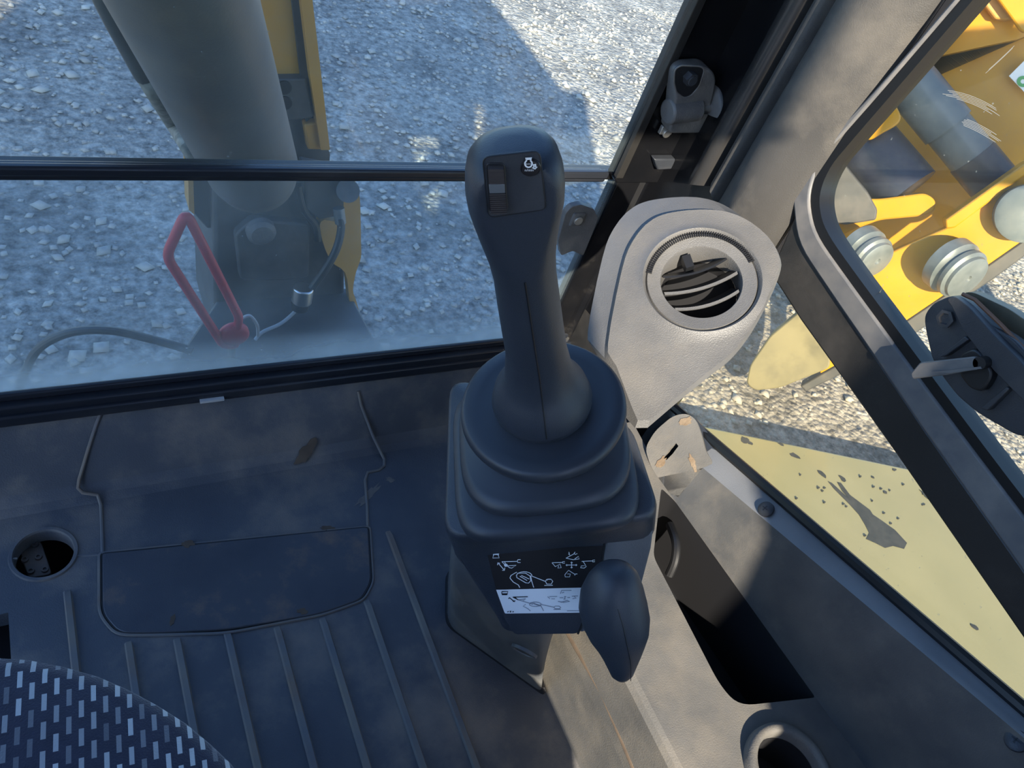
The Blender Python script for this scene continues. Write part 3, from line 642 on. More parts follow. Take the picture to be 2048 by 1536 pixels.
# boot: collar disc, neck, second fold and square foot
def sq(a, h, e, off=V((0,0,0))): return sup(JB + AX*h + off, a, a, e, 64)
foot_c = (UC(905,760)+UC(1275,860)+UC(905,1045)+UC(1270,1010))/4
fo = foot_c - (con_pt); fo = fo - AX*fo.dot(AX)
cR = 170*k_
m = MB(); m.loft([lat(BR*.6,-.010), lat(BR*.98,-.0125), lat(cR*.80,-.013), lat(cR*.94,-.0115), lat(cR*.99,-.015), lat(cR,-.020), lat(cR*.97,-.026), lat(cR*.88,-.030), lat(cR*.78,-.0315)])
bo = m.build('boot_collar', M_boot, joy, smooth=70)
m = MB(); e1 = fo*.45; m.loft([sq(cR*.74,-.028,2.2,fo*.1), sq(cR*.80,-.034,2.4,fo*.3), sq(cR*.95,-.036,3.0,fo*.5), sq(cR*1.02,-.040,3.2,fo*.55), sq(cR*1.03,-.045,3.3,fo*.6), sq(cR*.99,-.049,3.4,fo*.7), sq(cR*.95,-.051,3.6,fo*.8)]); m.build('boot_fold', M_boot, joy, smooth=70)
m = MB(); m.loft([sq(cR*.90,-.048,3.6,fo*.8), sq(cR*1.02,-.0505,4.2,fo), sq(cR*1.085,-.053,4.8,fo), sq(cR*1.105,-.058,5.2,fo), sq(cR*1.10,-.064,5.5,fo)]); m.build('boot_foot', M_boot, joy, smooth=70)

# ---- console body
cons = thing('joystick_console', 'black leaning plastic control console carrying the stick', 'console', PZ(1010,1330,0))
q = [UC(897,752), UC(884,1078), UC(1327,1032), UC(1262,838)]
topc = sum(q, V())/4
def cring(s, h, qq=None, rad=.022):
    P = [topc + (p-topc)*s - AX*h for p in q] if qq is None else qq
    return roundpoly(P, rad, 6)
HH = .118
bFL, bFR = UC(1003,1266,HH), UC(1243,1236,HH)
bBL = q[0] - AX*HH; bBR = q[3] - AX*HH + (q[3]-topc)*-.05
mFL, mFR = UC(905,1135,.045), UC(1313,1100,.045)
qm = [q[0]-AX*.045, q[1]-AX*.045+(q[0]-q[1])*.01, q[2]-AX*.045+(q[3]-q[2])*.01, q[3]-AX*.045]
qb = [bBL, bFL, bFR, bBR]
m = MB(); m.loft([cring(.955,0), cring(.985,.002), cring(1.0,.008), cring(1,.018), roundpoly(qm,.020,6), roundpoly([lerp(a,b,.95) for a,b in zip(qm,qb)],.018,6), roundpoly(qb,.014,6)])
body = m.build('head_shell', M_cons, cons, smooth=50)
# front face plane for label and side cover
pA, pB = qm[1], qm[2]; pC = (bFL+bFR)/2
NF = (pB-pA).cross(pC-pA).normalized()
if NF.dot(CAM-pA) < 0: NF = -NF
def UFr(px, py, off=0): return U(px, py, pA + NF*off, NF)
def C8(cx, cy): return 960+cx/4.8, 1060+cy/4.8
lb = [UFr(*C8(*t), .0012) for t in ((62,200),(1180,150),(1155,348),(1060,800),(245,800))]
fpn = roundpoly([UFr(*C8(*t), 0) for t in ((40,165),(1196,125),(1160,350),(940,992),(330,1000),(235,860))], .004, 3)
m = MB(); m.prism([p-NF*.006 for p in fpn], NF*.0066); pnl = m.build('front_panel', M_cons, cons, bevel=.0005)
m = MB(); m.tube([UFr(*C8(*t), .0003) for t in ((1195,120),(1160,350),(1090,600),(995,865),(940,995))], .0011, 6); m.build('panel_gap', M_black, cons)
m = MB(); m.tube([UFr(*C8(*t), .0003) for t in ((-40,118),(600,125),(1195,112))], .0009, 6); m.build('panel_gap', M_black, cons)
up = [UFr(*C8(*t), .0006) for t in ((62,200),(1180,150),(1150,350),(1103,548),(155,572))]
dn = [UFr(*C8(*t), .0006) for t in ((155,572),(1103,548),(1035,790),(245,800),(235,790))]
m = MB(); m.prism([p-NF*.001 for p in up], NF*.0013); sk = m.build('instruction_label', M_stb, cons, smooth=20)
tag(sk, 'black upper half of the control diagram sticker')
m = MB(); m.prism([p-NF*.001 for p in dn], NF*.0013); sk2 = m.build('instruction_label', M_white, cons, smooth=20)
tag(sk2, 'white lower half of the control diagram sticker')
def Cz(cx, cy): return 940+cx/6.827, 1060+cy/6.827
sconv = lambda x, y: UFr(*Cz(x, y), .0013)
wlines = [[(310,300),(330,285),(385,285),(400,300),(385,345),(400,380),(310,383),(322,345),(310,300)],
 [(375,480),(380,445),(410,455)],[(380,445),(470,550)],[(440,550),(470,552),(475,515)],
 [(435,432),(640,428)],[(690,405),(655,405),(645,428),(655,445),(690,445)],[(435,432),(490,490),(630,482),(570,520),(540,515),(500,485)],[(470,432),(500,485)],
 arc(740,625,105,55,-200,10), [(545,655),(560,620),(610,590),(640,575)],[(545,655),(590,710),(660,750),(680,788)],[(828,620),(840,690),(870,785)],
 [(632,620),(640,650),(760,720),(800,725),(830,690),(820,630),(760,590),(650,590),(632,620)],[(680,630),(780,690)],[(700,620),(810,670)],
 [(840,628),(1025,700)], [(1030,700),(1045,675),(1110,675),(1130,700),(1110,738),(1048,738),(1030,700)],[(1050,690),(1060,670),(1105,670)],
 [(1015,757),(1130,755)],
 [(1310,385),(1430,320)],[(1465,320),(1440,335),(1420,320),(1435,300)],[(1350,300),(1360,345),(1345,325)],[(1310,385),(1410,405),(1490,395),(1480,360),(1430,395)],
 [(1310,478),(1460,478)],[(1325,468),(1310,478),(1325,490)],[(1445,468),(1460,478),(1445,490)],[(1387,435),(1387,522)],[(1375,450),(1387,435),(1400,450)],[(1375,508),(1387,522),(1400,508)],
 [(1120,447),(1260,443)],[(1295,430),(1265,432),(1265,455),(1295,452)],[(1120,447),(1165,500),(1230,465),(1245,515),(1200,520),(1210,490)],
 [(1525,428),(1670,422)],[(1705,410),(1675,412),(1675,435),(1705,432)],[(1545,430),(1580,485),(1520,490),(1510,515),(1560,520),(1590,495)],
 [(1295,610),(1345,550),(1440,610)],[(1465,600),(1435,600),(1430,620)],[(1295,610),(1300,640),(1360,640),(1370,600),(1330,600)]]
prt('diagram', wlines, sconv, NF, .0007, M_white, sk)
m = MB(); m.prism([sconv(*t) for t in ((312,300),(332,287),(384,287),(398,300),(388,338),(320,338))], NF*.0002); m.build('lock_mark', M_white, sk)
m = MB()
for t in ((490,480),): m.lathe([(.0016,0),(.0015,.0003)], sconv(*t), NF, 12)
m.build('diagram_dot', M_white, sk)
klines = [[(432,850),(440,885),(505,885),(517,840),(432,842)], [(525,940),(540,925),(555,935)],[(540,925),(600,975)],[(585,975),(610,978),(612,960)],
 [(585,917),(790,912)],[(585,917),(640,945),(660,955)],[(600,930),(620,920),(640,945)]]
prt('diagram', klines, sconv, NF, .0009, M_ink, sk2)
glines = [[(660,955),(760,940),(720,970)],[(660,955),(860,1015)],arc(890,1015,80,30,0,360),[(850,1000),(960,1040)],[(870,1000),(955,1030)],
 [(760,1015),(725,1040),(790,1075),(825,1105)],[(960,1020),(1005,1105)],[(970,1018),(1145,1055)],[(1145,1055),(1165,1040),(1220,1040),(1240,1058),(1220,1075),(1160,1075),(1145,1055)],[(1140,1087),(1240,1085)],
 [(1235,870),(1250,825),(1385,825)],[(1255,860),(1285,850)],[(1060,910),(1090,940),(1085,910),(1190,908)],[(1110,940),(1160,940)],[(1225,925),(1275,925)],[(1330,922),(1365,922)],[(1300,905),(1290,945)],[(1285,910),(1312,908)],[(1275,945),(1305,943)],
 [(1390,905),(1475,900)],[(1420,905),(1450,930),(1400,940)],[(1200,975),(1280,990),(1360,975),(1330,960),(1240,990)]]
prt('diagram', glines, sconv, NF, .0008, M_inkg, sk2)
m = MB(); m.prism([sconv(*t) for t in ((432,868),(508,866),(505,888),(438,888))], NF*.0002); m.build('lock_mark', M_ink, sk2)
prt('corner_marks', [[(510,1122),(528,1112)],[(545,1108),(560,1108),(545,1122),(562,1122)],[(580,1122),(598,1112)]], sconv, NF, .0010, M_ink, sk2)
m = MB()
ribbon(m, [sconv(1325,1105), sconv(1500,1103)], NF, .0008); m.build('fine_print', M_inkg, sk2)
# lighter side cover at the right of the front
scv = [UFr(*C8(*t), .0004) for t in ((1205,118),(1210,40),(1560,20),(1668,-40),(1640,180),(1540,560),(1250,900),(960,985),(1005,860),(1165,350))]
m = MB(); m.prism([p-NF*.004 for p in scv], NF*.0048)
M_sc = mat('side_cover_plastic', (.095,.098,.105), (.115,.115,.118), rough=.55, scale=30, bump=.5, bscale=1400)
m.build('side_cover', M_sc, cons, bevel=.002)
# pedestal from the head down to the floor
f1, f2 = PZ(895,1252,0), PZ(1088,1390,0); f3 = PZ(1128,1340,0); f4 = f3 + V((-.005,.10,0)); f5 = f1 + V((.03,.075,0))
f3.x = min(f3.x, .496); f4.x = min(f4.x, .496)
t1 = q[1] - AX*.05 + (q[0]-q[1])*.03; t2 = UC(1080,1225,HH*.96); t3 = UC(1160,1215,HH*.96)+(q[3]-q[2])*.25; t4 = bBR + (topc-q[3])*.3 ; t5 = bBL + AX*.03
def pr(t): return roundpoly([lerp(a,b,t) for a,b in zip((t1,t2,t3,t4,t5),(f1,f2,f3,f4,f5))], .018, 5)
m = MB(); m.loft([pr(0), pr(.3), pr(.6), pr(.85), pr(.985)]); m.build('pedestal', M_ped, cons, smooth=50)
fr_ = roundpoly([f1,f2,f3,f4,f5], .014, 5); fcn = sum(fr_, V())/len(fr_)
m = MB(); m.loft([[fcn+(p-fcn)*1.05 for p in fr_], [fcn+(p-fcn)*1.05+V((0,0,.010)) for p in fr_], [fcn+(p-fcn)*1.0+V((0,0,.014)) for p in fr_]]); m.build('pedestal_skirt', M_black, cons, smooth=40)
hl = U(1048,1303, lerp(t2,f2,.5), (lerp(t2,f2,.5)-CAM).normalized())
ph = lerp(lerp(t1,t2,.78), lerp(f1,f2,.78), .62); nP = (t2-t1).cross(f1-t1).normalized()
if nP.dot(CAM-ph) < 0: nP = -nP
ph = U(1048,1303, ph, nP); m = MB(); m.lathe([(.016,-.002),(.0155,.0015),(.012,.002),(.011,-.002)], ph, nP, 24); pr_ = m.build('bolt_recess', M_ped, cons)
m = MB(); m.lathe([(.0112,-.003),(.0112,.0005)], ph, nP, 24); m.build('recess_hole', M_black, cons)

# ---- control lever with drop-shaped knob
lk = [(1133,1203,1247),(1140,1188,1262),(1155,1175,1275),(1180,1163,1284),(1210,1160,1291),(1240,1167,1296),(1268,1181,1294),(1290,1196,1287),(1310,1207,1280),(1330,1216,1272),(1346,1223,1266),(1355,1232,1258)]
kt, kb = PD(1222,1133,.600), PD(1246,1357,.675)
kv = ((kt+kb)/2-CAM).normalized(); ka = (kt-kb).normalized(); ks = ka.cross(kv).normalized()
if ks.dot(RT) < 0: ks = -ks
kf = ks.cross(ka)
if kf.dot(CAM-kb) < 0: kf = -kf
krs = []
for i, (py, l, r) in enumerate(lk):
    t = (py-1133)/(1357-1133); d = .600+.075*t; c = PD((l+r)/2, py, d); a = (r-l)/2*d/FPX; b = a*.92
    krs.append([c + ks*a*math.cos(2*math.pi*k/40) + kf*b*math.sin(2*math.pi*k/40) for k in range(40)])
lev = thing('control_lever', 'short lever with a smooth black drop-shaped knob beside the sticker', 'lever', kb)
m = MB(); m.loft(krs); kn = m.build('knob', M_grip, lev, smooth=180)
m = MB(); m.tube([sum(r, V())/40 + kf*((r[10]-sum(r,V())/40).length+.0001) + ks*(.006 if i > 3 else .003) for i, r in enumerate(krs)][3:-1], .0003, 6); m.build('seam', M_black, kn)
kc_ = PD(1215,1215,.640); tgt = UFr(1190,1180,-.03)
m = MB(); m.tube([kc_, tgt], .008, 12); m.build('rod', M_black, lev)

# ---- air vent on its duct
VC = PD(1403, 561, .770)
vv = (VC-CAM).normalized()
VN = (-vv + UP*.50 + RT*.12).normalized()
def UV_(px, py, off=0): return U(px, py, VC + VN*off, VN)
ve = thing('air_vent', 'grey plastic air vent duct with round louvred outlet', 'air vent', PD(1290,840,.86))
op = [(1238,540),(1262,478),(1300,436),(1350,419),(1430,415),(1490,432),(1540,470),(1564,512),(1560,548),(1535,606),(1500,668),(1462,715),(1420,748),(1350,805),(1300,848),(1284,858),(1268,848),(1225,735),(1208,700)]
face = spline([UV_(*p_) for p_ in op], 3, True)
EX = V((.002,.030,-.010))
# face ring with a round hole
nh = len(face); rr_ = .0475*1.0
u_, v_ = frame(VN, RT)
ro = 107*.770/FPX
def ring_c(r, off, n, phase=0): return [VC + VN*off + (u_*math.cos(2*math.pi*k/n+phase)+v_*math.sin(2*math.pi*k/n+phase))*r for k in range(n)]
# resample the outline by angle around the outlet
def by_angle(poly, n):
    out = []
    for k in range(n):
        a = 2*math.pi*k/n; dr = u_*math.cos(a)+v_*math.sin(a); best = None
        for i in range(len(poly)):
            p, q_ = poly[i]-VC, poly[(i+1) % len(poly)]-VC
            px_, py_ = p.dot(u_), p.dot(v_); qx, qy = q_.dot(u_), q_.dot(v_); dx, dy = math.cos(a), math.sin(a)
            den = (qx-px_)*dy-(qy-py_)*dx
            if abs(den) < 1e-12: continue
            s1 = (py_*dx-px_*dy)/den; tq = (px_+(qx-px_)*s1)*dx+(py_+(qy-py_)*s1)*dy
            if -1e-6 <= s1 <= 1+1e-6 and tq > 0 and (best is None or tq > best): best = tq
        out.append(VC + dr*best)
    return out
n = 96; fo_ = by_angle(face, n)
c1r = ring_c(ro*1.10, .003, n); c2r = ring_c(ro*1.05, .0045, n); c3r = ring_c(ro*1.0, .001, n); c4r = ring_c(ro*.98, -.006, n)
ins_ = [lerp(p, VC, .035) + VN*.0005 for p in fo_]; low_ = [p - VN*.006 for p in fo_]; bck = [p + EX for p in fo_]
m = MB(); m.loft([bck, low_, ins_, [lerp(p, VC + (p-VC).normalized()*ro*1.18, .85) for p in ins_], c1r, c2r, c3r, c4r], False, False)
hsg = m.build('duct_housing', M_vent, ve, smooth=35)
m = MB(); m.loft([ring_c(ro*.985,-.006,n), ring_c(ro*.985,-.001,n), ring_c(ro*.965,.0008,n), ring_c(ro*.73,-.002,n), ring_c(ro*.715,-.004,n), ring_c(ro*.70,-.030,n)], False, False); bez = m.build('bezel', M_vent, ve, smooth=40)
for k in range(60):                                    # knurling around the upper edge
    a = math.radians(20+ k*(150/60)); dr = None
    # measured from the direction that points up in the outlet plane
    upd = (UP - VN*UP.dot(VN)).normalized(); rtd = (RT - VN*RT.dot(VN)).normalized()
    dr = rtd*math.cos(a)+upd*math.sin(a); tg = VN.cross(dr)
    c = VC + dr*ro*.955 + VN*.0012
    Rm = Matrix((tg, dr, VN)).transposed()
    m = MB(); m.box(c, (.0011,.0055,.0022), Rm); m.build('knurl', M_black, ve)
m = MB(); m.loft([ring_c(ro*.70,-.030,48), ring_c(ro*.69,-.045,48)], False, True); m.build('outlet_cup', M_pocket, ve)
# louvres: curved vanes turned in the outlet
upd = (UP - VN*UP.dot(VN)).normalized(); rtd = (RT - VN*RT.dot(VN)).normalized()
ang = math.radians(15); ld = rtd*math.cos(ang)+upd*math.sin(ang); lu = -rtd*math.sin(ang)+upd*math.cos(ang)
for k, off in enumerate((.34, .0, -.36)):
    m = MB(); L0 = ro*.70*math.sqrt(max(.05, 1-(off/.72)**2))*.97
    ringsA = []
    for i in range(13):
        s_ = -1+2*i/12; bow = .0055*(1-s_*s_); c = VC + ld*s_*L0 + lu*(ro*off - bow)
        dn_ = (-VN*.8 + lu*.6).normalized(); tn = lu
        ringsA.append([c + tn*.0011 - VN*.006, c - tn*.0011 - VN*.006, c - tn*.0009 - VN*.006 + dn_*.020, c + tn*.0009 - VN*.006 + dn_*.020])
    m.loft(ringsA); lo_ = m.build('louvre', M_black, ve, smooth=40)
    if k == 0: continue
    m = MB(); m.loft([[r_[0]+VN*.0012+lu*.0003, r_[1]+VN*.0012-lu*.0003, r_[1]-VN*.0005-lu*.0003, r_[0]-VN*.0005+lu*.0003] for r_ in ringsA]); m.build('louvre_edge', M_vent, lo_)
m = MB(); m.box(VC + lu*ro*.52 - ld*.004 - VN*.012, (.008,.014,.012), Matrix((ld, lu, VN)).transposed()); m.build('louvre_link', M_black, ve)
# foot of the duct down to the tray
db = [UV_(1284,858), UV_(1420,748)]
lo_pts = [UV_(1206,700), UV_(1284,860), UV_(1420,748)]
ft = [PD(1250,900,.90), PD(1330,880,.90), PD(1440,800,.92)]

# ---- side tray
ZT = .22
tray = thing('side_tray', 'scuffed grey plastic side tray with deep pocket and cup holder', 'storage tray', (.60,.1,0))
Pk = [PZ(*t, ZT) for t in ((1322,975),(1350,1002),(1632,1396),(1478,1413),(1440,1372),(1306,1112))]
pkr = roundpoly(Pk, [.006,.006,.004,.022,.02,.01], 5)
pA_, pB_ = Pk[1], Pk[2]
cr_a = PX(1406,936,.722); cr_b = PX(2048,1476,.722)      # crease under the screw strip
cr_d = cr_b-cr_a; cr_0 = cr_a-cr_d*.10; cr_c = cr_b + cr_d*.35
# lower deck with the pocket opening: fan between the outline and the pocket rim
pe = Pk[2] + (Pk[2]-Pk[1])*.75; pe.z = ZT
dk_out = [V((.50,.50,ZT)), V((Pk[0].x+.02,.50,ZT)), Pk[1]+V((.0005,.0005,0)), Pk[2]+V((.0005,-.0005,0)), V((pe.x,pe.y,ZT)), V((pe.x,-.30,ZT)), V((.50,-.30,ZT))]
m = MB(); bm = bmesh.new()
def bm_face_with_hole(outer, holes):
    bm = bmesh.new(); es = []
    for loop in [outer]+holes:
        vs = [bm.verts.new(p) for p in loop]
        for i in range(len(vs)): es.append(bm.edges.new((vs[i], vs[(i+1) % len(vs)])))
    bmesh.ops.triangle_fill(bm, edges=es, use_beauty=True)
    bm.verts.ensure_lookup_table(); bm.verts.index_update()
    r = ([v.co.copy() for v in bm.verts], [tuple(v.index for v in fc.verts) for fc in bm.faces]); bm.free(); return r
CC = PZ(1585,1540,ZT+.012); CR = .040
hole_c = [V((CC.x+CR*math.cos(2*math.pi*k/32), CC.y+CR*math.sin(2*math.pi*k/32), ZT)) for k in range(32)]
pk_in = [lerp(p, sum(pkr,V())/len(pkr), .004) for p in pkr]
vs, fs = bm_face_with_hole(dk_out, [pk_in, hole_c]); m.add(vs, fs)
# outer side towards the operator, rounded over
sidep = [(.50,ZT),(.494,ZT-.003),(.490,ZT-.010),(.492,.12),(.497,.06),(.500,.0)]
for (xa,za),(xb,zb_) in zip(sidep[:-1], sidep[1:]):
    m.add([(xa,.50,za),(xa,-.30,za),(xb,-.30,zb_),(xb,.50,zb_)], [(0,1,2,3)])
m.add([(.50,.50,ZT),(.74,.50,ZT),(.74,.50,0),(.50,.50,0)], [(0,1,2,3)])
m.build('deck', M_tray, tray, smooth=60)
m = MB(); m.tube([(.4925,y,.125+.02*math.sin(y*9)) for y in (.36,.30,.24,.18,.12,.05,-.02,-.1)], [.001,.003,.004,.001,.003,.0035,.001,.002], 8); m.build('side_bead', M_mud2, tray)
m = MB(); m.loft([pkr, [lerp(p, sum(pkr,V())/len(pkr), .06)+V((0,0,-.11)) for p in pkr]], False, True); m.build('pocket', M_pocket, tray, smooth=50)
# sloping panel from pocket edge up to the crease, and screw strip up to the sill
pan = [Pk[1], pe, V((pe.x+.02,-.30,ZT+.02)), cr_c, cr_b, cr_a, cr_0]
a0 = Pk[1]+(Pk[1]-Pk[2])*.14
st_d = st_b-st_a; st_0 = st_a-st_d*.10; st_c = st_b+st_d*.35
m = MB(); m.loft([[a0, cr_0], [Pk[1], cr_a], [lerp(Pk[1],Pk[2],.5), lerp(cr_a,cr_b,.40)], [Pk[2], lerp(cr_a,cr_b,.72)], [pe, cr_b], [pe+(pe-Pk[2])*.8, cr_c]], False, False, closed=False)
m.build('slope_panel', M_trayd, tray, smooth=60)
m = MB(); m.loft([[c, t, w_] for c, t, w_ in ((cr_0,st_0,sill_0),(cr_a,st_a,sill_a),(lerp(cr_a,cr_b,.5),lerp(st_a,st_b,.5),lerp(sill_a,sill_b,.5)),(cr_b,st_b,sill_b),(cr_c,st_c,sill_c))], False, False, closed=False)
m.build('screw_strip', M_strip, tray, smooth=75)
m = MB(); m.tube([sill_0+V((-.003,0,.004)), sill_a+V((-.003,0,.004)), sill_b+V((-.003,0,.004)), sill_c+V((-.003,0,.004))], .007, 8); m.build('edge_seal', M_seal, tray)
for (px, py) in ((1532,1019), (2033,1481)):
    tt = (px-1418)/(2048-1418); c = lerp(lerp(cr_a,cr_b,tt), lerp(st_a,st_b,tt), .5)
    ns = (cr_b-cr_a).cross(st_a-cr_a).normalized()
    if ns.dot(CAM-c) < 0: ns = -ns
    c = U(px, py, c, ns); m = MB(); m.lathe([(.0105,-.001),(.0100,.0022),(.0070,.0040),(.002,.0042)], c, ns, 24); sc_ = m.build('screw', M_latch, tray, smooth=40)
    d1 = (cr_b-cr_a).normalized(); d2 = ns.cross(d1); Rm = Matrix((d1, d2, ns)).transposed()
    m = MB(); m.box(c+ns*.0042, (.008,.0014,.0006), Rm); m.box(c+ns*.0042, (.0014,.008,.0006), Rm); m.build('screw_slot', M_black, sc_)
# upright tab with slot at the front end
tn_ = (Pk[2]-Pk[1]).cross(cr_a-Pk[1]).normalized()
if tn_.dot(CAM-Pk[1]) < 0: tn_ = -tn_
tb = [U(px, py, Pk[1], tn_) for px, py in ((1335,985),(1300,930),(1290,896),(1310,862),(1345,832),(1372,826),(1392,838),(1404,872),(1412,905),(1428,925),(1406,960),(1370,1000))]
sl_ = [U(px, py, Pk[1], tn_) for px, py in ((1300+28,916),(1340,897),(1352,886),(1357,892),(1345,908),(1333,920))]
vs, fs = bm_face_with_hole(roundpoly(tb,.010,4), [sl_]); m = MB(); m.add(vs, fs); m.add([p - tn_*.006 for p in vs], fs)
rt_ = roundpoly(tb,.010,4); m.loft([rt_, [p - tn_*.006 for p in rt_]], False, False)
m.build('mounting_tab', M_tray, tray, smooth=40)
tbb = [U(px, py, Pk[1]-tn_*.006, tn_) for px, py in ((1390,835),(1404,872),(1412,905),(1428,925),(1455,945),(1440,915),(1418,868))]
m = MB(); m.prism(tbb, -tn_*.02); m.build('tab_rib', M_cons, tray)
blob(1372,842,16,9,41,M_mud,tray, lambda x,y: U(x,y,Pk[1]+tn_*.0005,tn_), .0004, -.4); blob(1385,925,7,22,42,M_mud,tray, lambda x,y: U(x,y,Pk[1]+tn_*.0005,tn_), .0004, -.4)
blob(1322,925,16,8,43,M_mud,tray, lambda x,y: U(x,y,Pk[1]+tn_*.0005,tn_), .0004, -.9)
# cup holder ring
m = MB(); m.lathe([(CR+.012,-.004),(CR+.011,.010),(CR+.006,.0135),(CR+.001,.012),(CR-.001,.006),(CR-.002,-.05)], V((CC.x,CC.y,ZT)), (0,0,1), 48, c0=False, c1=False); cu_ = m.build('cup_holder', M_tray, tray, smooth=60)
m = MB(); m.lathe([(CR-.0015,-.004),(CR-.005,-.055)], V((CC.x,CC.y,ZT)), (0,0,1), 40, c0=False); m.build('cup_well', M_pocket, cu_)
# cable loop seen in the front of the pocket
m = MB(); m.tube(spline([PZ(1340,1050,ZT-.03), PZ(1352,1085,ZT-.02), PZ(1350,1120,ZT-.03), PZ(1338,1150,ZT-.05)], 6), .006, 10); tag(m.build('black_hose_loop', M_black), 'short black hose loop inside the tray pocket', 'hose')

# ---- window latch
wl_ = thing('window_latch', 'black plastic slider latch with flat grey finger lever on the side window', 'window latch', PX(1960,860,.75))
def C4(cx, cy): return 1800+cx/4.8, 560+cy/4.8
def LW(cx, cy, x): return PX(*C4(cx,cy), x)
bd = roundpoly([LW(*t,.752) for t in ((322,330),(400,220),(500,170),(600,135),(720,190),(960,420),(1190,560),(1400,800),(1420,1500),(1190,1460),(830,1250),(640,1090),(500,910),(400,740),(340,480))], .006, 3)
m = MB(); m.prism(bd, (-.016,0,0)); lbd = m.build('latch_body', M_latch, wl_, bevel=.003)
bd2 = roundpoly([LW(*t,.736) for t in ((500,175),(580,145),(720,250),(960,520),(1190,740),(1400,1000),(1400,1300),(1190,1090),(960,860),(800,650),(660,470),(560,250))], .005, 3)
m = MB(); m.prism(bd2, (-.010,0,0)); m.build('top_ridge', M_latch, wl_, bevel=.003)
m = MB(); m.tube([LW(*t,.742) for t in ((600,135),(720,190),(960,420),(1190,660),(1300,800))], .0020, 8); m.build('edge_line', M_orange, wl_)
pl = [LW(*t,.764) for t in ((600,120),(700,115),(1050,280),(1250,420),(1420,600),(1420,1000),(1190,640),(960,400),(720,180))]
m = MB(); m.prism(roundpoly(pl,.006,3), (.014,0,0)); m.build('outer_plate', M_latch, wl_, bevel=.002)
m = MB(); cst = LW(445,370,.733); m.lathe([(.009,0),(.009,-.003),(.006,-.0034),(.005,-.001)], cst, (1,0,0), 6, c0=False); m.build('bolt', M_latch, wl_)
# hub and lever
hb = roundpoly([LW(*t,.737) for t in ((640,700),(780,640),(880,720),(960,880),(930,960),(860,1060),(740,1030),(640,900))], .005, 3)
m = MB(); m.prism(hb, (-.012,0,0)); m.build('lever_hub', M_black, wl_, bevel=.002)
for rb in (((820,1220),(1080,1010),(1110,1030),(900,1240)), ((430,730),(680,530),(720,560),(500,720))):
    m = MB(); m.prism([LW(*t,.737) for t in rb], (-.010,0,0)); m.build('cross_rib', M_latch, wl_, bevel=.001)
lv = [LW(*t,.722) for t in ((135,890),(225,785),(420,765),(750,728),(800,775),(790,850),(480,905),(150,945))]
m = MB(); m.prism(roundpoly(lv,.002,2), (-.006,0,0)); lvo = m.build('finger_lever', M_gasket, wl_, bevel=.0012)
m = MB(); m.prism([LW(*t,.7155) for t in ((330,880),(780,830),(790,850),(480,893),(340,885))], (-.001,0,0)); m.build('lever_groove', M_gasket, lvo)
m = MB(); m.cyl(LW(760,800,.716)+V((.02,0,0)), LW(760,800,.716), .006); m.build('lever_pivot', M_black, wl_)

# ================================================================== OUTSIDE
# ---- boom hydraulic cylinder in front of the cab
bt0, bt1 = PD(503, 330, 1.48), PD(372, 0, 1.03)
dirb = (bt1-bt0).normalized(); RB = 83*1.48/FPX
cy_ = thing('boom_cylinder', 'fat dusty black hydraulic boom cylinder barrel in front of the cab', 'hydraulic cylinder', bt0-dirb*.1)
m = MB(); m.lathe([(.02,-.098),(RB*.45,-.092),(RB*.75,-.072),(RB*.93,-.040),(RB,.0),(RB,.9)], bt0, dirb, 48); m.build('barrel', M_barrel, cy_, smooth=60)
m = MB(); m.tube([bt0 - dirb*.05, bt0 - dirb*.16], RB*.4, 20); m.build('cylinder_eye', M_frame, cy_)
hz_ = thing('hydraulic_hose', 'long dark hydraulic hose with pale sleeve beside the boom cylinder', 'hose', PD(360,275,1.55))
m = MB(); m.tube(spline([PD(60,-330,1.02), PD(140,-160,1.14), PD(222,20,1.30), PD(258,90,1.36), PD(290,150,1.42)], 6), .017, 12); m.build('hose', M_hose, hz_)
m = MB(); m.tube(spline([PD(290,150,1.42), PD(320,200,1.47), PD(348,250,1.78), PD(372,285,1.56), PD(400,330,1.58)], 6), .0155, 12); m.build('hose_sleeve', M_hoseg, hz_)
# ---- boom behind the cylinder
def D(px, py, d): return PD(px, py, d)
bm_ = thing('excavator_boom', 'tan yellow boom with raised side flange behind the cylinder', 'boom', D(600,260,1.9))
YB = 1.42
def B(px, py, dy=0): return PY(px, py, YB+dy)
m = MB(); m.prism([B(330,-420), B(562,-420), B(612,155), B(560,160), B(470,160)], (0,.12,0)); m.build('boom_web', M_yel2, bm_)
m = MB(); m.prism([B(552,-420,-.03), B(576,-420,-.03), B(660,300,-.03), B(642,300,-.03), B(620,150,-.03)], (0,.16,0)); m.build('side_flange', M_yel2, bm_)
m = MB(); m.prism([B(535,-420,-.01), B(550,-420,-.01), B(628,230,-.01), B(612,245,-.01)], (0,.10,0)); m.build('flange_gap', M_frame, bm_)
m = MB(); m.prism([B(500,160,-.02), B(612,158,-.02), B(628,235,-.02), B(560,245,-.02), B(505,235,-.02)], (0,.05,0)); m.build('bolt_plate', M_frame, bm_, bevel=.003)
for t in ((568,174),(569,205),(548,173),(548,207)):
    c = B(*t,-.021); m = MB(); m.cyl(c, c+V((0,-.004,0)), .014, n=18); m.build('bolt_hole', M_black, bm_)
m = MB(); m.prism([B(500,240), B(640,235), B(660,310), B(655,380), B(500,380)], (0,.10,0)); m.build('boom_foot', M_frame, bm_)
m = MB(); m.prism([B(608,250,-.02), B(640,246,-.02), B(648,300,-.02), B(616,300,-.02)], (0,.03,0)); m.build('yellow_block', M_yel2, bm_, bevel=.004)
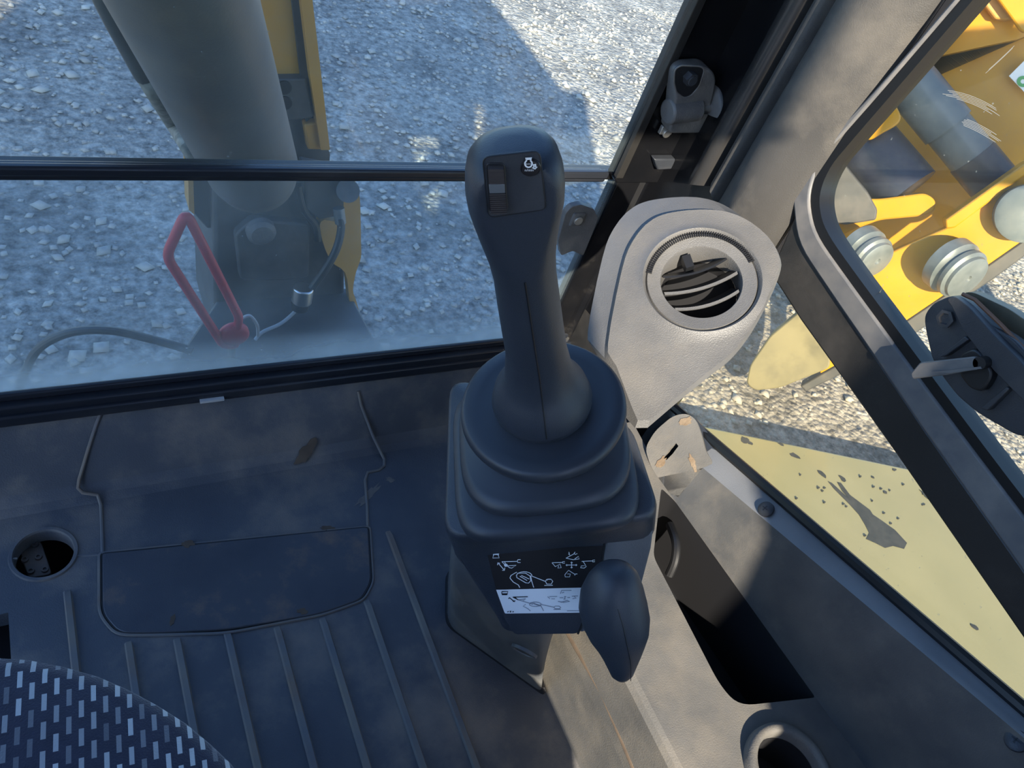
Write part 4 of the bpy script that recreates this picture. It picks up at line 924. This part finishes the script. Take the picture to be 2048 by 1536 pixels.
# ---- swing post and front frame
YS = 1.34
def S(px, py, dy=0): return PY(px, py, YS+dy)
sw = thing('swing_post', 'dark steel swing post casting with yellow side plate', 'swing post', S(560,700))
m = MB(); m.prism([S(425,372), S(655,372), S(690,480), S(690,700), S(430,700)], (0,.25,0)); m.build('post_body', M_frame, sw, bevel=.01)
m = MB(); m.prism([S(380,360,.03), S(428,360,.03), S(428,455,.03), S(415,458,.03), S(385,425,.03)], (0,.06,0)); m.build('post_ear', M_frame, sw, bevel=.003)
m = MB(); m.prism([S(376,340,.02), S(386,340,.02), S(389,430,.02), S(378,420,.02)], (0,.05,0)); m.build('ear_edge', M_yel2, sw)
m = MB(); m.prism(roundpoly([S(470,470,-.02), S(505,440,-.02), S(620,450,-.02), S(618,555,-.02), S(560,562,-.02), S(480,560,-.02)], .01, 3), (0,.03,0)); m.build('cover_plate', M_frame, sw, bevel=.004)
c = S(520,458,-.02); m = MB(); m.lathe([(.030,0),(.030,-.015),(.022,-.022),(.005,-.023)], c, (0,1,0), 28); m.build('pin_cap', M_cast, sw)
m = MB(); m.prism([S(610,340,-.03), S(690,355,-.03), S(690,430,-.03), S(640,440,-.03), S(612,420,-.03)], (0,.05,0)); m.build('post_bracket', M_frame, sw, bevel=.004)
yp = spline([S(*t,-.03) for t in ((688,365),(700,358),(712,366),(720,400),(722,480),(722,515),(712,545),(706,580),(712,600),(722,640),(718,655),(704,640),(698,590),(690,545),(660,520),(640,460),(648,440),(684,440))], 3, True)
m = MB(); m.prism(yp, (0,.03,0)); m.build('side_plate', M_yel2, sw)
m = MB(); m.cyl(S(696,382,-.05), S(696,382,-.02), .024, n=20); m.build('plate_pin', M_cast, sw)
m = MB(); m.tube(spline([S(*t,-.025) for t in ((596,370),(602,400),(612,425),(632,450),(636,480))], 4), .008, 8); m.build('weld_seam', M_black, sw)
# front deck of the machine
fd = [PZ(240,720,-.30), PZ(395,590,-.30), PZ(640,590,-.30), PZ(780,720,-.30)]
m = MB(); m.prism([(-.1,.82,-.36),(.60,.82,-.36),(.62,1.05,-.36),(.60,1.36,-.36),(.30,1.36,-.36),(.16,1.15,-.36)], (0,0,.07)); m.build('front_deck', M_frame, sw, bevel=.006)
# ---- red loop handle standing on the deck
YH = 1.08
def Hn(px, py, dy=0): return PY(px, py, YH+dy)
rh = thing('red_handle', 'red coated loop handle with round foot outside the lower pane', 'handle', Hn(465,690))
loop = roundpoly([Hn(372,424), Hn(332,512), Hn(446,690), Hn(470,690), Hn(478,634)], [.02,.02,.012,.006,.01], 5)
m = MB(); m.tube(loop[:], .0085, 12, closed=True); m.build('loop_rod', M_red, rh, smooth=80)
m = MB(); c = Hn(468,668,.002); m.lathe([(.004,-.012),(.022,-.010),(.028,-.004),(.028,.004),(.022,.010)], c, (0,1,0), 32); m.build('round_foot', M_red, rh, smooth=50)
m = MB(); m.cyl(Hn(466,672,.006), V((Hn(466,672).x, YH+.006, -.292)), .007); m.build('post', M_frame, rh)
# ---- hoses and cable in front
hb_ = thing('grease_hose', 'thin grey hose with steel ferrule and white cable by the swing post', 'hose', S(600,610,-.06))
m = MB(); m.tube(spline([S(680,436,-.06), S(682,460,-.07), S(672,500,-.09), S(650,540,-.10), S(625,575,-.10), S(612,600,-.10)], 6), .0085, 10); m.build('hose', M_hose, hb_)
m = MB(); m.cyl(S(677,416,-.05), S(681,446,-.06), .012, n=16); m.build('end_fitting', M_pin, hb_)
m = MB(); m.cyl(S(607,575,-.10), S(603,604,-.105), .022, n=24); m.build('ferrule', M_steel, hb_, bevel=.003)
m = MB(); m.cyl(S(601,602,-.105), S(600,615,-.105), .019, n=20); m.build('ferrule_base', M_black, hb_)
m = MB(); m.tube(spline([S(600,610,-.10), S(585,628,-.11), S(560,648,-.12), S(525,664,-.13), S(510,680,-.14)], 6), .004, 8); m.build('white_cable', M_cable, hb_)
m = MB(); m.tube(spline([S(486,636,-.2), S(500,632,-.2), S(514,650,-.2), S(516,672,-.2)], 6), .0035, 8); m.build('white_cable', M_cable, hb_)
m = MB(); m.tube(spline([PY(30,800,1.25), PY(52,740,1.25), PY(80,695,1.24), PY(140,665,1.22), PY(220,661,1.2), PY(300,678,1.19), PY(345,690,1.17), PY(385,702,1.15)], 6), .0085, 10)
tag(m.build('black_hose', M_hose), 'black rubber hose arching over the gravel in front of the cab', 'hose')

# ---- cream body panel beside the cab
ZP = -.86
bp_ = thing('body_panel', 'low pale yellow steel deck with chipped paint below the side window', 'body panel', (1.9,-.2,-1.0))
e0, e1, e2 = PZ(1395,848,ZP), PZ(1560,882,ZP), PZ(1860,945,ZP)
out = [V((1.25,e0.y-.01,ZP)), e0, e1, e2, V((e2.x+.12,e2.y-.12,ZP)), V((e2.x+.12,-.9,ZP)), V((1.25,-.9,ZP))]
m = MB(); m.prism([p+V((0,0,-.15)) for p in out], (0,0,.15)); bpo = m.build('cover_shell', M_cream, bp_, bevel=.012, seg=3)
cf = lambda x, y: PZ(x, y, ZP+.0006)
CK = 0.0
def chip(pts, k=0):
    global CK; CK += .00012
    m = MB(); m.prism([cf(*t) for t in pts], (0,0,.0004+CK)); return m.build('paint_chip', M_chip, bpo)
chip([(1728,1012),(1744,1028),(1762,1040),(1790,1060),(1814,1086),(1808,1098),(1786,1092),(1770,1096),(1750,1086),(1732,1078),(1738,1066),(1730,1050),(1718,1030)])
chip([(1655,962),(1664,966),(1690,990),(1722,1022),(1745,1046),(1738,1052),(1700,1010),(1668,978)]); chip([(1674,964),(1682,966),(1700,990),(1740,1020),(1752,1040),(1744,1042),(1710,1012),(1684,982)])
r_ = random.Random(5)
for (px, py, rx, ry, a) in ((1490,880,9,7,.6),(1500,886,7,4,.3),(1562,888,8,3,.4),(1590,912,12,4,.5),(1645,948,13,4,.7),(1685,958,12,4,.8),(1850,990,16,3,.8),(1788,940,5,3,0),(1948,1254,10,4,.6),(1796,905,6,3,0),(1745,955,5,2,.5),(1770,985,5,3,.2)):
    pts = []
    for i in range(9):
        t = 2*math.pi*i/9; s_ = r_.uniform(.6,1.1); x, y = rx*s_*math.cos(t), ry*s_*math.sin(t); pts.append((px+x*math.cos(a)-y*math.sin(a), py+x*math.sin(a)+y*math.cos(a)))
    chip(pts)
for i in range(36):
    px, py = r_.uniform(1560,1860), r_.uniform(890,1080)
    if py < 868+(px-1400)*.21+8: continue
    chip([(px+2.6*math.cos(t)*r_.uniform(.5,1.2), py+2.0*math.sin(t)) for t in (0,1.2,2.4,3.6,4.8)])

# ---- yellow linkage of the machine beside: web plates, cylinders, pins
def Q(px, py, d): return PD(px, py, d)
yl = thing('yellow_linkage', 'yellow digger arm linkage with cylinders and big steel pins', 'machine arm', Q(1850,640,3.5))
nq = -(ray(1850,400).normalized())
nq = V((-.80,-.50,.32)).normalized()
KQ = 3.3/2.3
P0 = PD(1850, 400, 3.3)
def W(px, py, off=0): return U(px, py, P0 + nq*off*KQ, nq)
def plate(name, pts, off, th, mt, par=None, bev=.006, rad=.0):
    P = [W(*t, off) for t in pts]
    if rad: P = roundpoly(P, rad, 4)
    m = MB(); m.prism(P, -nq*th*KQ); return m.build(name, mt, par or yl, bevel=bev)
plate('web_plate', ((1560,200),(1840,60),(2100,-40),(2300,100),(2300,360),(2060,460),(1850,640),(1600,640)), -.28, .03, M_yel)
plate('top_flange', ((1820,175),(1850,120),(1940,-20),(2000,-20),(2060,-30),(2080,60),(2036,78),(1850,118),(1842,134)), -.20, .04, M_yel)
plate('flange_edge', ((1818,172),(1832,178),(1912,58),(1930,58),(1962,12),(1962,-30),(1935,-30),(1845,110)), -.12, .05, M_yel)
plate('side_boss', ((1960,-20),(1972,14),(1990,38),(2012,40),(2036,34),(2060,0),(2060,-40)), -.17, .03, M_yel2)
plate('side_gusset', ((1975,-30),(2040,60),(2050,66),(2100,-30)), -.14, .02, M_yel)
c0, c1 = W(1800,140,-.08), W(2040,430,-.10)
m = MB(); m.tube([c0, lerp(c0,c1,.40), lerp(c0,c1,.401), c1], [.062*KQ,.062*KQ,.056*KQ,.056*KQ], 28); m.build('cylinder_barrel', M_cyl2, yl, smooth=60)
m = MB(); m.tube([lerp(c0,c1,.60), lerp(c0,c1,1.06)], .0585*KQ, 28); m.build('cylinder_sleeve', M_cyl3, yl, smooth=60)
c0, c1 = W(1700,250,-.10), W(1815,385,-.06)
m = MB(); m.tube([c0, c1], .080*KQ, 28); m.build('second_cylinder', M_cyl3, yl, smooth=60)
plate('link_lug', ((1728,275),(1742,225),(1765,200),(1790,206),(1804,235),(1795,250),(1762,268),(1740,282)), .02, .05, M_yel, rad=.02)
plate('link_block', ((1640,330),(1690,330),(1735,385),(1755,420),(1752,440),(1690,450),(1640,440)), .06, .08, M_frame, rad=.01)
plate('link_bar', ((1600,420),(1690,398),(1760,398),(1850,386),(1872,400),(1870,424),(1848,432),(1760,440),(1700,462),(1640,500)), .03, .07, M_yel, rad=.02)
bmP = ((2200,250),(2048,345),(1905,445),(1890,457),(1780,505),(1655,600),(1640,612),(1640,748),(1700,715),(1800,650),(1880,596),(1955,545),(2048,480),(2200,380))
plate('lower_beam', bmP, .10, .05, M_yel)
plate('shaded_beam_end', ((1660,596),(1600,622),(1540,672),(1500,730),(1492,768),(1510,782),(1560,776),(1660,736)), .105, .06, M_yelshade, rad=.02)  # left end of the beam, its shade painted in as a darker tan
plate('beam_edge', ((2200,238),(2048,328),(1890,440),(1892,458),(1910,456),(2048,352),(2200,262)), .115, .08, M_yel)
plate('beam_underside', ((2200,380),(2048,480),(1955,545),(1880,596),(1800,650),(1700,715),(1600,772),(1612,784),(1720,730),(1820,676),(1905,612),(1985,560),(2060,505),(2200,410)), .04, .06, M_frame)
PA = V((-.10,-.90,.12)).normalized()
for (px, py, r, off) in ((1742,512,.052*KQ,.14),(1922,546,.060*KQ,.16)):
    c = W(px, py, off); m = MB(); m.lathe([(r*1.12,-.07),(r*1.12,-.03),(r*1.0,-.02),(r*.96,-.012),(r*1.04,-.004),(r*1.04,.012),(r*.92,.020),(r*.90,.032),(r*.80,.036),(.012,.036),(.008,.030)], c, PA, 36); m.build('pin', M_pin, yl, smooth=35)
c = W(2048,425,.09); m = MB(); m.lathe([(.066*KQ,-.06),(.066*KQ,.07),(.056*KQ,.08),(.004,.08)], c, nq, 32); m.build('pin', M_cyl2, yl, smooth=40)
sg = plate('maker_sign', ((2018,152),(2052,118),(2110,165),(2060,196)), -.245, .005, M_white, bev=.0)
oc, au, av, sc = axes(lambda x, y: W(x, y, -.2440), 2046, 163)
m = MB(); m.loft([[oc + (au*math.cos(t)+av*math.sin(t))*r_*sc + nq*.001 for t in [2*math.pi*k/28 for k in range(28)]] for r_ in (12.5, 5.0)], False, False); m.build('round_logo', M_green, sg)

# ---- unseen beam and post, added to shade the linkage
ra = thing('linkage_shade_beam', 'unseen yellow beam added beside the cab to shade the linkage', 'boom', (3.5,-.55,GZ))
m = MB(); m.prism([(1.72,-.62,1.30),(3.5,-.62,1.22),(3.75,-.62,1.6),(3.5,-.62,1.95),(1.72,-.62,1.80)], (0,.2,0)); m.build('shade_beam', M_yel, ra, bevel=.02)
m = MB(); m.box2((3.35,-.70,GZ-.03),(3.7,-.30,1.3)); m.build('shade_beam_post', M_yel, ra, bevel=.02)
# ---- unseen cylinder added behind the cab to throw its shadow across the yard
tk = thing('shade_cylinder', 'tall grey cylinder added unseen behind the cab to shade the yard', 'shade blocker', (-2.25,-3.3,GZ))
m = MB(); m.lathe([(.90,.05),(.92,.1),(.92,4.6),(.75,4.75),(.2,4.95)], (-2.25,-3.3,GZ), (0,0,1), 40); m.build('shell', M_blocker, tk, smooth=40)
for z in (.6,1.6,2.6,3.6):
    m = MB(); m.lathe([(.915,z),(.95,z+.02),(.95,z+.06),(.915,z+.08)], (-2.25,-3.3,GZ), (0,0,1), 40, c0=False, c1=False); m.build('band', M_blocker, tk)
m = MB(); m.cyl((-2.25,-3.3,GZ-.02), (-2.25,-3.3,GZ+.06), 1.0, n=40); m.build('plinth', M_blocker, tk)

for o in bpy.data.objects:
    if '_o' in o: del o['_o']
